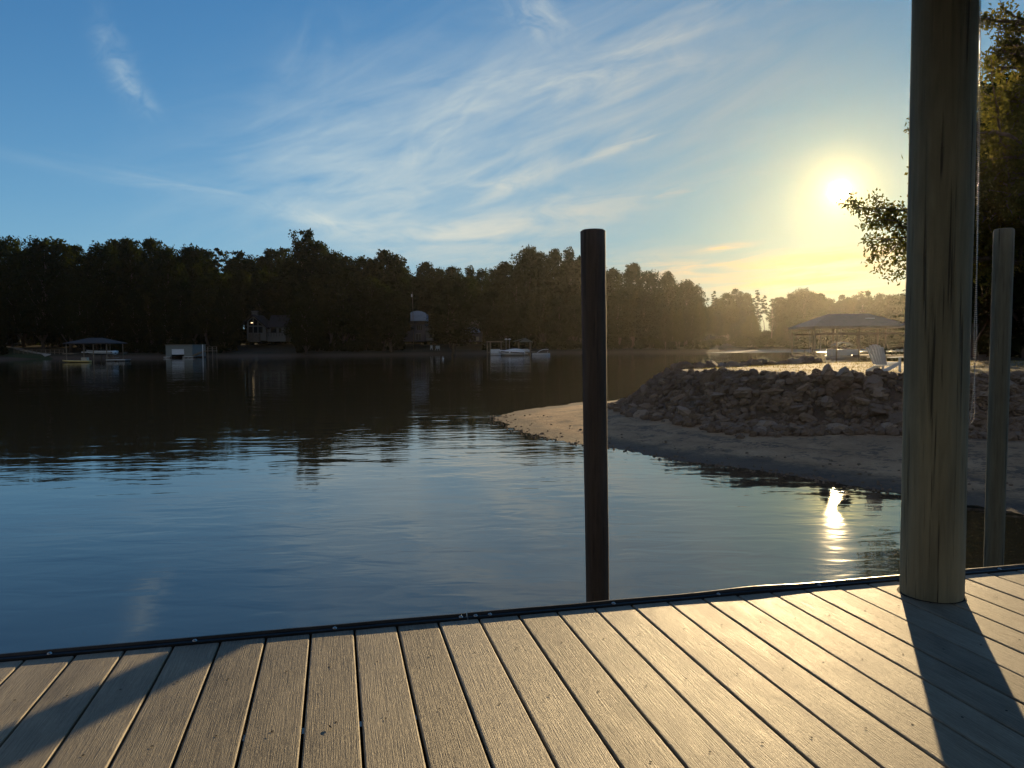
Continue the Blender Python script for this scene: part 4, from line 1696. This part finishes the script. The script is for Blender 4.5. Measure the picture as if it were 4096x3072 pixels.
wd = panel(L, 1667, 1302, 1690, 1320, -.06, .05).build('window', M['glass'], g)
fr = MB()
for xx in (1667, 1674.7, 1682.3, 1690):
    q, q2 = L.P(xx, 1320), L.P(xx, 1302)
    fr.box((q.x, -.09, (q.z + q2.z) / 2), (.09, .06, q2.z - q.z + .1))
fr.build('window_frame', M['siding_white'], wd)
wd = panel(L, 1664, 1336, 1684, 1360, -.06, .05).build('door', M['glass'], g)
fr = MB()
for xx in (1664, 1674, 1684):
    q, q2 = L.P(xx, 1360), L.P(xx, 1336)
    fr.box((q.x, -.09, (q.z + q2.z) / 2), (.14, .06, q2.z - q.z + .1))
q, q2 = L.P(1663, 1336), L.P(1685, 1336)
fr.box(((q.x + q2.x) / 2, -.095, q.z + .1), (q2.x - q.x, .06, .16))
fr.build('door_frame', M['siding_white'], wd)
panel(L, 1610, 1312, 1640, 1322, -.06, .05).build('window', M['glass'], g)
sr = panel(L, 1702, 1312, 1729, 1362, .5, 5).build('sunroom', M['siding_white'], g)
for k in range(4):
    panel(L, 1704 + k * 6.2, 1318, 1709 + k * 6.2, 1352, .42, .52).build('sunroom_pane', M['glass'], sr)

# -- wing house on the right
L = Local(1860, 1360, 212)
L.o.z = ground_z(L.o.x, L.o.y)
g = empty('house', L.o, 'long low house with a stepped grey roof half hidden right of the round-headed tree', 'house')
panel(L, 1742, 1330, 1926, 1368, 0, 8).build('wall', M['siding_blue'], g)


def slope_roof(L, x0, y0, x1, y1, inset, d0, d1, m, nm):
    a, b = L.P(x0, y1), L.P(x1, y0)
    r = MB()
    ym = (d0 + d1) / 2
    r.add([(a.x, d0, a.z), (b.x, d0, a.z), (b.x - inset, ym, b.z), (a.x + inset, ym, b.z), (b.x, d1, a.z), (a.x, d1, a.z)], [(0, 1, 2, 3), (3, 2, 4, 5), (0, 3, 5), (1, 4, 2), (0, 5, 4, 1)])
    return r.build(nm, m, g)


slope_roof(L, 1826, 1308, 1928, 1330, .8, -.6, 9.5, M['metal_roof'], 'lower_roof')
panel(L, 1868, 1300, 1922, 1317, 4.5, 9).build('upper_wall', M['shingle'], g)
slope_roof(L, 1860, 1279, 1926, 1300, 1.2, 3.6, 10, M['roof_grey'], 'upper_roof')
slope_roof(L, 1738, 1300, 1830, 1330, .5, -.6, 9.0, M['shingle'], 'rear_roof')
for x_ in (1748, 1764, 1792, 1812, 1836, 1852, 1880):
    panel(L, x_, 1338, x_ + 9, 1356, -.06, .05).build('window', M['glass'], g)
panel(L, 1862, 1331, 1866, 1366, -.10, .1).build('corner_post', M['siding_white'], g)
panel(L, 1905, 1347, 1916, 1362, -.8, -.1).build('porch_box', M['tan'], g)

# -- flagpole
L = Local(1654, 1350, 204)
zt = at(1650, 1168, 204).z
gz = ground_z(L.o.x, L.o.y)
g = empty('flagpole', (L.o.x, L.o.y, gz), 'tall thin pole with a small white top rising above the blue-roofed house', 'pole')
MB().tube([(0, 0, -.3), (-.1, 0, zt - gz)], [.09, .05], 8).build('pole', M['timber'], g, True)
q = at(1647, 1182, 204)
MB().box((q.x - L.o.x, 0, q.z - gz), (.30, .30, .75), 0, .7).build('pole_light', M['white'], g)

# -- bits in the garden
for px, py, Y in ((1746, 1352, 203), (1754, 1352, 203), (1725, 1352, 204)):
    p = at(px, py, Y)
    gz = ground_z(p.x, p.y)
    g = empty('garden_chair', (p.x, p.y, gz), 'tiny white garden chair on the terrace between the two houses', 'chair', 'white garden chairs on the terrace')
    MB().box((0, 0, .45), (.6, .6, .08)).build('seat', M['chair'], g)
    MB().box((0, .3, .85), (.6, .07, .75)).build('backrest', M['chair'], g)
    for sx in (-.26, .26):
        for sy in (-.26, .26):
            MB().box((sx, sy, .2), (.07, .07, .42)).build('leg', M['chair'], g)
p = at(1206, 1376, 196)
g = empty('picnic_bench', (p.x, p.y, ground_z(p.x, p.y)), 'long pale bench on the grass right of the gabled house', 'bench')
MB().box((0, 0, .75), (1.9, .6, .07)).build('seat', M['alum'], g)
for sx in (-.75, .75):
    MB().box((sx, 0, .36), (.08, .5, .72)).build('leg', M['timber'], g)

# -- docks and boats in the middle
L = Local(1978, 1424, 170, 0)
g = empty('boat_dock', L.o, 'small flat-roofed boat dock left of the white runabout', 'dock')
a_, b_ = L.P(1945, 1369), L.P(2012, 1364)
MB().box(((a_.x + b_.x) / 2, 2.6, (a_.z + b_.z) / 2), (b_.x - a_.x, 6.0, b_.z - a_.z)).build('roof', M['timber'], g)
for px in (1948, 1960, 2004):
    for yy in (.2, 5.2):
        x = L.xz(px, 1400)[0]
        MB().tube([(x, yy, -1.5), (x, yy, a_.z)], [.09, .09], 7).build('post', M['timber'], g)
x0_, z0_ = L.xz(1945, 1410)
MB().box((x0_ + .5, 2.6, z0_), (1.0, 6.2, .14)).build('dock_deck', M['timber'], g)


def pontoon(px0, px1, py, Y, top_px, label, canopy=None, deep=.0):
    a, b = at(px0, py, Y), at(px1, py, Y)
    ln = b.x - a.x
    zt = at(px0, top_px, Y).z
    g = empty('pontoon_boat', ((a.x + b.x) / 2, Y, .0), label, 'boat')
    for s_ in (-.8, .8):
        MB().tube([(-ln / 2, s_, .22), (-ln / 2 + .3, s_, .18), (ln / 2, s_, .18)], [.06, .27, .27], 10).build('pontoon', M['alum'], g, True)
    MB().box((0, 0, .52), (ln * .96, 2.4, .10)).build('boat_deck', M['alum'], g)
    zr = min(zt, 1.45)
    f_ = MB()
    for s_ in (-1.12, 1.12):
        f_.box((0, s_, (.58 + zr) / 2), (ln * .86, .04, zr - .58))
    f_.box((-ln * .43, 0, (.58 + zr) / 2), (.04, 2.2, zr - .58))
    f_.build('side_panel', M['gelcoat'], g)
    MB().box((ln * .2, .2, .95), (.7, .8, .75), 0, .8).build('helm', M['gelcoat'], g)
    MB().box((ln * .47, 0, .75), (.35, .45, .95), 0, .7).build('outboard', M['navy'], g)
    if canopy:
        rings = []
        for k in range(7):
            t = k / 6
            x = -ln * .30 + ln * .62 * t
            z = zr + .55 + .45 * math.sin(t * math.pi) ** .7
            rings.append([(x, -1.15, z - .06), (x, -.6, z + .06), (x, .6, z + .06), (x, 1.15, z - .06), (x, .6, z), (x, -.6, z)])
        MB().loft(rings).build('canopy', M['canvas'], g, True)
        fr = MB()
        for s_ in (-1.12, 1.12):
            for x in (-ln * .28, ln * .30):
                fr.tube([(0, s_, zr), (x, s_, zr + .55)], [.025, .025], 6)
        fr.build('canopy_frame', M['alum'], g)
    return g


pontoon(1960, 2003, 1420, 171.5, 1393, 'white pontoon boat parked under the small flat-roofed dock')
L = Local(2088, 1418, 178, 0)
g = empty('boat_dock', L.o, 'small gable-roofed boat dock behind the white runabout', 'dock')
ap, e0, e1 = L.xz(2096, 1354), L.xz(2052, 1368), L.xz(2127, 1368)
r0x = L.xz(2074, 1368)[0]
prism([(r0x, e1[1]), (e1[0], e1[1]), (L.xz(2100, 1354)[0], ap[1])], -.3, -.1).build('gable', M['siding'], g)
rb_ = MB()
axm = L.xz(2100, 1354)[0]
for (p, q) in (((e0[0], e0[1]), (axm, ap[1])), ((axm, ap[1]), (e1[0] + .25, e1[1] - .1))):
    rb_.add([(p[0], -.7, p[1]), (q[0], -.7, q[1]), (q[0], 6.5, q[1]), (p[0], 6.5, p[1]), (p[0], -.7, p[1] + .14), (q[0], -.7, q[1] + .14), (q[0], 6.5, q[1] + .14), (p[0], 6.5, p[1] + .14)],
            [(3, 2, 1, 0), (4, 5, 6, 7), (0, 1, 5, 4), (1, 2, 6, 5), (2, 3, 7, 6), (3, 0, 4, 7)])
rb_.build('roof', M['siding'], g)
for px in (2076, 2122):
    for yy in (0, 6):
        x = L.xz(px, 1400)[0]
        MB().tube([(x, yy, -1.5), (x, yy, e1[1])], [.09, .09], 7).build('post', M['timber'], g)
x0_, z0_ = L.xz(2120, 1408)
MB().box((x0_ + .6, 3, z0_), (1.3, 6.2, .14)).build('dock_deck', M['timber'], g)
a_, b_ = L.P(2082, 1409), L.P(2113, 1394)
b0 = empty('motorboat', (L.o.x + (a_.x + b_.x) / 2, L.o.y + 2.5, .45), 'small white boat under the gable-roofed dock', 'boat')
boat_hull(2.6, 1.3, .75, .2).build('hull', M['gelcoat'], b0, True)
MB().box((.1, 0, .85), (1.9, 1.1, .14), 0, .85).build('boat_cover', M['canvas'], b0)

# the white runabout
a_, b_ = at(1995, 1424, 166), at(2104, 1424, 166)
bl = (b_.x - a_.x) * .965
b0 = empty('runabout', ((a_.x + b_.x) / 2 - .1, 166, -.12), 'white runabout with a dark side stripe and pale cover, moored before the docks', 'boat', None, .0)
boat_hull(bl, 2.3, 1.15, .22).build('hull', M['gelcoat'], b0, True)
sb = MB()
for s_ in (-1, 1):
    pts = [(-bl * .42, .66, .98), (-bl * .25, .94, .86), (0, 1.17, .74), (bl * .3, 1.17, .64), (bl * .47, 1.13, .60)]
    for k in range(4):
        (x_, y_, z_), (x2, y2, z2) = pts[k], pts[k + 1]
        sb.add([(x_, s_ * (y_ + .05), z_ - .02), (x2, s_ * (y2 + .05), z2 - .02), (x2, s_ * (y2 + .06), z2 + .24), (x_, s_ * (y_ + .06), z_ + .22)], [(0, 1, 2, 3)])
sb.build('hull_stripe', M['navy'], b0)
rings = []
for k in range(9):
    t = k / 8
    x = -bl * .30 + bl * .72 * t
    hh = .12 + .42 * math.sin(min(1, t * 1.5) * math.pi / 2) * (1 if t < .65 else 1 - (t - .65) * 1.1)
    wd = .78 + .3 * min(1, t * 2)
    zz = 1.20 - .04 * t
    rings.append([(x, -wd, zz), (x, -wd * .7, zz + hh * .8), (x, 0, zz + hh), (x, wd * .7, zz + hh * .8), (x, wd, zz)])
MB().loft(rings).build('boat_cover', M['canvas'], b0, True)
MB().box((bl * .5 + .30, 0, .50), (.7, 1.7, .08)).build('swim_platform', M['gelcoat'], b0)

# low pontoon with a curved canopy
pontoon(2128, 2200, 1425, 162, 1416, 'low pontoon raft with a folded curved pale canopy right of the runabout', None)
a_ = at(2168, 1404, 162)
g = bpy.data.objects['pontoon_boat.001'] if 'pontoon_boat.001' in bpy.data.objects else None
for c in list(g.children):
    if c.name.split('.')[0] in ('side_panel', 'helm', 'outboard'):
        bpy.data.objects.remove(c)
rings = []
for k in range(9):
    t = k / 8
    x = -.7 + 2.3 * t
    z = .62 + .75 * math.sin(min(1, .06 + t * 1.15) * math.pi * .62) ** .8
    rings.append([(x, -.9, z - .05), (x, -.5, z + .05), (x, .5, z + .05), (x, .9, z - .05), (x, 0, z - .02)])
MB().loft(rings).build('folded_canopy', M['canvas'], g, True)
fr = MB()
for s_ in (-.85, .85):
    fr.tube([(-.9, s_, .57), (-.35, s_, 1.05)], [.03, .03], 6)
    fr.tube([(1.4, s_, .57), (1.5, s_, .95)], [.03, .03], 6)
fr.build('canopy_frame', M['alum'], g)
# two white discs on the shore
for px, lab in ((2024, 'left of two small pale round pads on the bank behind the docks'), (2038, 'right of two small pale round pads on the bank behind the docks')):
    p = at(px, 1357, 196)
    gz = ground_z(p.x, p.y)
    g = empty('garden_umbrella', (p.x, p.y, gz), lab.replace('round pads', 'round garden umbrellas'), 'umbrella')
    k = p.z - gz
    MB().tube([(0, 0, 0), (0, 0, k)], [.03, .03], 6).build('pole', M['alum'], g)
    MB().sphere((0, 0, k - .1), .42, 12, 5, .7, True).build('canopy', M['canvas'], g, True)
# white buoys
p = on_z(1772, 1431, 0)
p = Vector((p.x, p.y, 0)) * .9
g = empty('buoy', (p.x, p.y, 0), 'small white buoy afloat on the dark water in front of the blue-roofed house', 'buoy')
MB().sphere((0, 0, .12), .17, 12, 8).build('float', M['white'], g, True)
MB().tube([(0, 0, .2), (0, 0, .52)], [.05, .05], 8).build('stem', M['white'], g, True)

# -- big hip-roofed boathouse on the right
L = Local(3450, 1436, 104, 0)
g = empty('boathouse', L.o, 'large open hip-roofed boathouse on posts, low under the sun', 'boathouse')
zr0 = L.P(3450, 1312).z
xl, xr_ = L.xz(3252, 1312)[0], L.xz(3648, 1312)[0]
xm = (xl + xr_) / 2
zr1 = L.P(3450, 1250).z
rf = hip_roof(xr_ - xl - 1.0, 9.0, .5, 6.0, zr1 - zr0, .3).build('roof', M['roof_grey'], g, loc=(xm, 4.5, zr0))
MB().box((2.2, -1.9, (zr1 - zr0) * .66), (1.2, .7, .10)).build('skylight', M['white'], rf)
for px in (3262, 3350, 3440, 3545, 3632):
    for yy in (.3, 8.7):
        x = L.xz(px, 1400)[0]
        MB().tube([(x, yy, -1.5), (x, yy, zr0)], [.12, .11], 8).build('post', M['timber'], g)
zd = L.P(3450, 1424).z
for (x0_, x1_, y0_, y1_) in ((3256, 3272, 0, 9), (3440, 3650, 0, 2.4), (3540, 3650, 2.5, 9)):
    a_, b_ = L.xz(x0_, 1424)[0], L.xz(x1_, 1424)[0]
    MB().box(((a_ + b_) / 2, (y0_ + y1_) / 2, zd), (b_ - a_, y1_ - y0_, .2)).build('dock_deck', M['timber'], g)
zb_ = zr0 - .75
fr = MB()
for yy in (.3, 8.7):
    fr.bar((xl + .4, yy, zb_), (xr_ - .4, yy, zb_), .12, .22)
fr.build('tie_beam', M['timber'], g)
for px in (3290, 3335, 3380, 3420):
    x = L.xz(px, 1400)[0]
    MB().tube([(x, 4.5, zr0), (x, 4.5, .9)], [.02, .02], 5).build('lift_cable', M['alum'], g)
rl = MB()
a_, b_ = L.xz(3540, 1400)[0], L.xz(3650, 1400)[0]
for k in range(8):
    x = a_ + (b_ - a_) * k / 7
    rl.box((x, .2, zd + .6), (.09, .09, 1.0))
for dz in (.55, 1.05):
    rl.bar((a_, .2, zd + dz), (b_, .2, zd + dz), .07, .09)
rl.build('railing', M['timber'], g)
pb = pontoon(3310, 3426, 1420, 107.5, 1378, 'pontoon boat with a canopy moored under the large hip-roofed boathouse', True)
# posts standing in the water left of it
for px, lab in ((3219, 'left of two thin dark posts standing in the water left of the large boathouse'), (3258, 'right of two thin dark posts standing in the water left of the large boathouse')):
    q = Local(px, 1420, 112, 0)
    o = MB().tube([(0, 0, -1.5), (0, 0, q.P(px, 1396).z)], [.12, .11], 8).build('mooring_post', M['timber'], None, True, q.o)
    tag(o, lab, 'post')

# -- white slatted garden chair on the point
p = on_z(3536, 1487, 1.62)
g = empty('adirondack_chair', (p.x, p.y, 1.60), 'white slatted wooden garden chair on the flat top of the sandy point', 'chair', None, R(118))
g.scale = (.86, .86, .80)
for k in range(6):
    x = -.25 + .10 * k
    tp = 1.02 - .10 * ((k - 2.5) / 2.5) ** 2
    MB().bar((x * .86, .22, .30), (x * 1.12, .52, tp), .082, .022).build('back_slat', M['chair'], g)
MB().box((0, .34, .62), (.56, .03, .07)).build('back_rail', M['chair'], g)
st = MB()
for k in range(6):
    st.bar((-.28, -.38 + k * .105, .37 - k * .022), (.28, -.38 + k * .105, .37 - k * .022), .09, .022)
st.build('seat', M['chair'], g)
for s_ in (-1, 1):
    MB().box((s_ * .37, -.10, .56), (.14, .78, .024)).build('armrest', M['chair'], g)
    MB().box((s_ * .31, -.38, .275), (.03, .10, .55)).build('leg', M['chair'], g)
    MB().bar((s_ * .29, -.42, .34), (s_ * .29, .52, .03), .028, .13).build('leg', M['chair'], g)

# ------------------------------------------------------------------ evening air
hz = MB().box((0, 0, 19.0), (1460, 1460, 44)).build('haze', None)
hm = bpy.data.materials.new('evening_haze')
hm.use_nodes = True
hn = hm.node_tree
hn.nodes.clear()
ho = new(hn, 'ShaderNodeOutputMaterial')
hv = new(hn, 'ShaderNodeVolumePrincipled')
hv.inputs['Color'].default_value = (.85, .82, .74, 1)
hv.inputs['Density'].default_value = 0.000075
hv.inputs['Anisotropy'].default_value = 0.85
link(hn, hv.outputs[0], ho.inputs['Volume'])
hz.data.materials.append(hm)
tag(hz, 'thin warm evening haze over the lake', 'haze', kind='stuff')
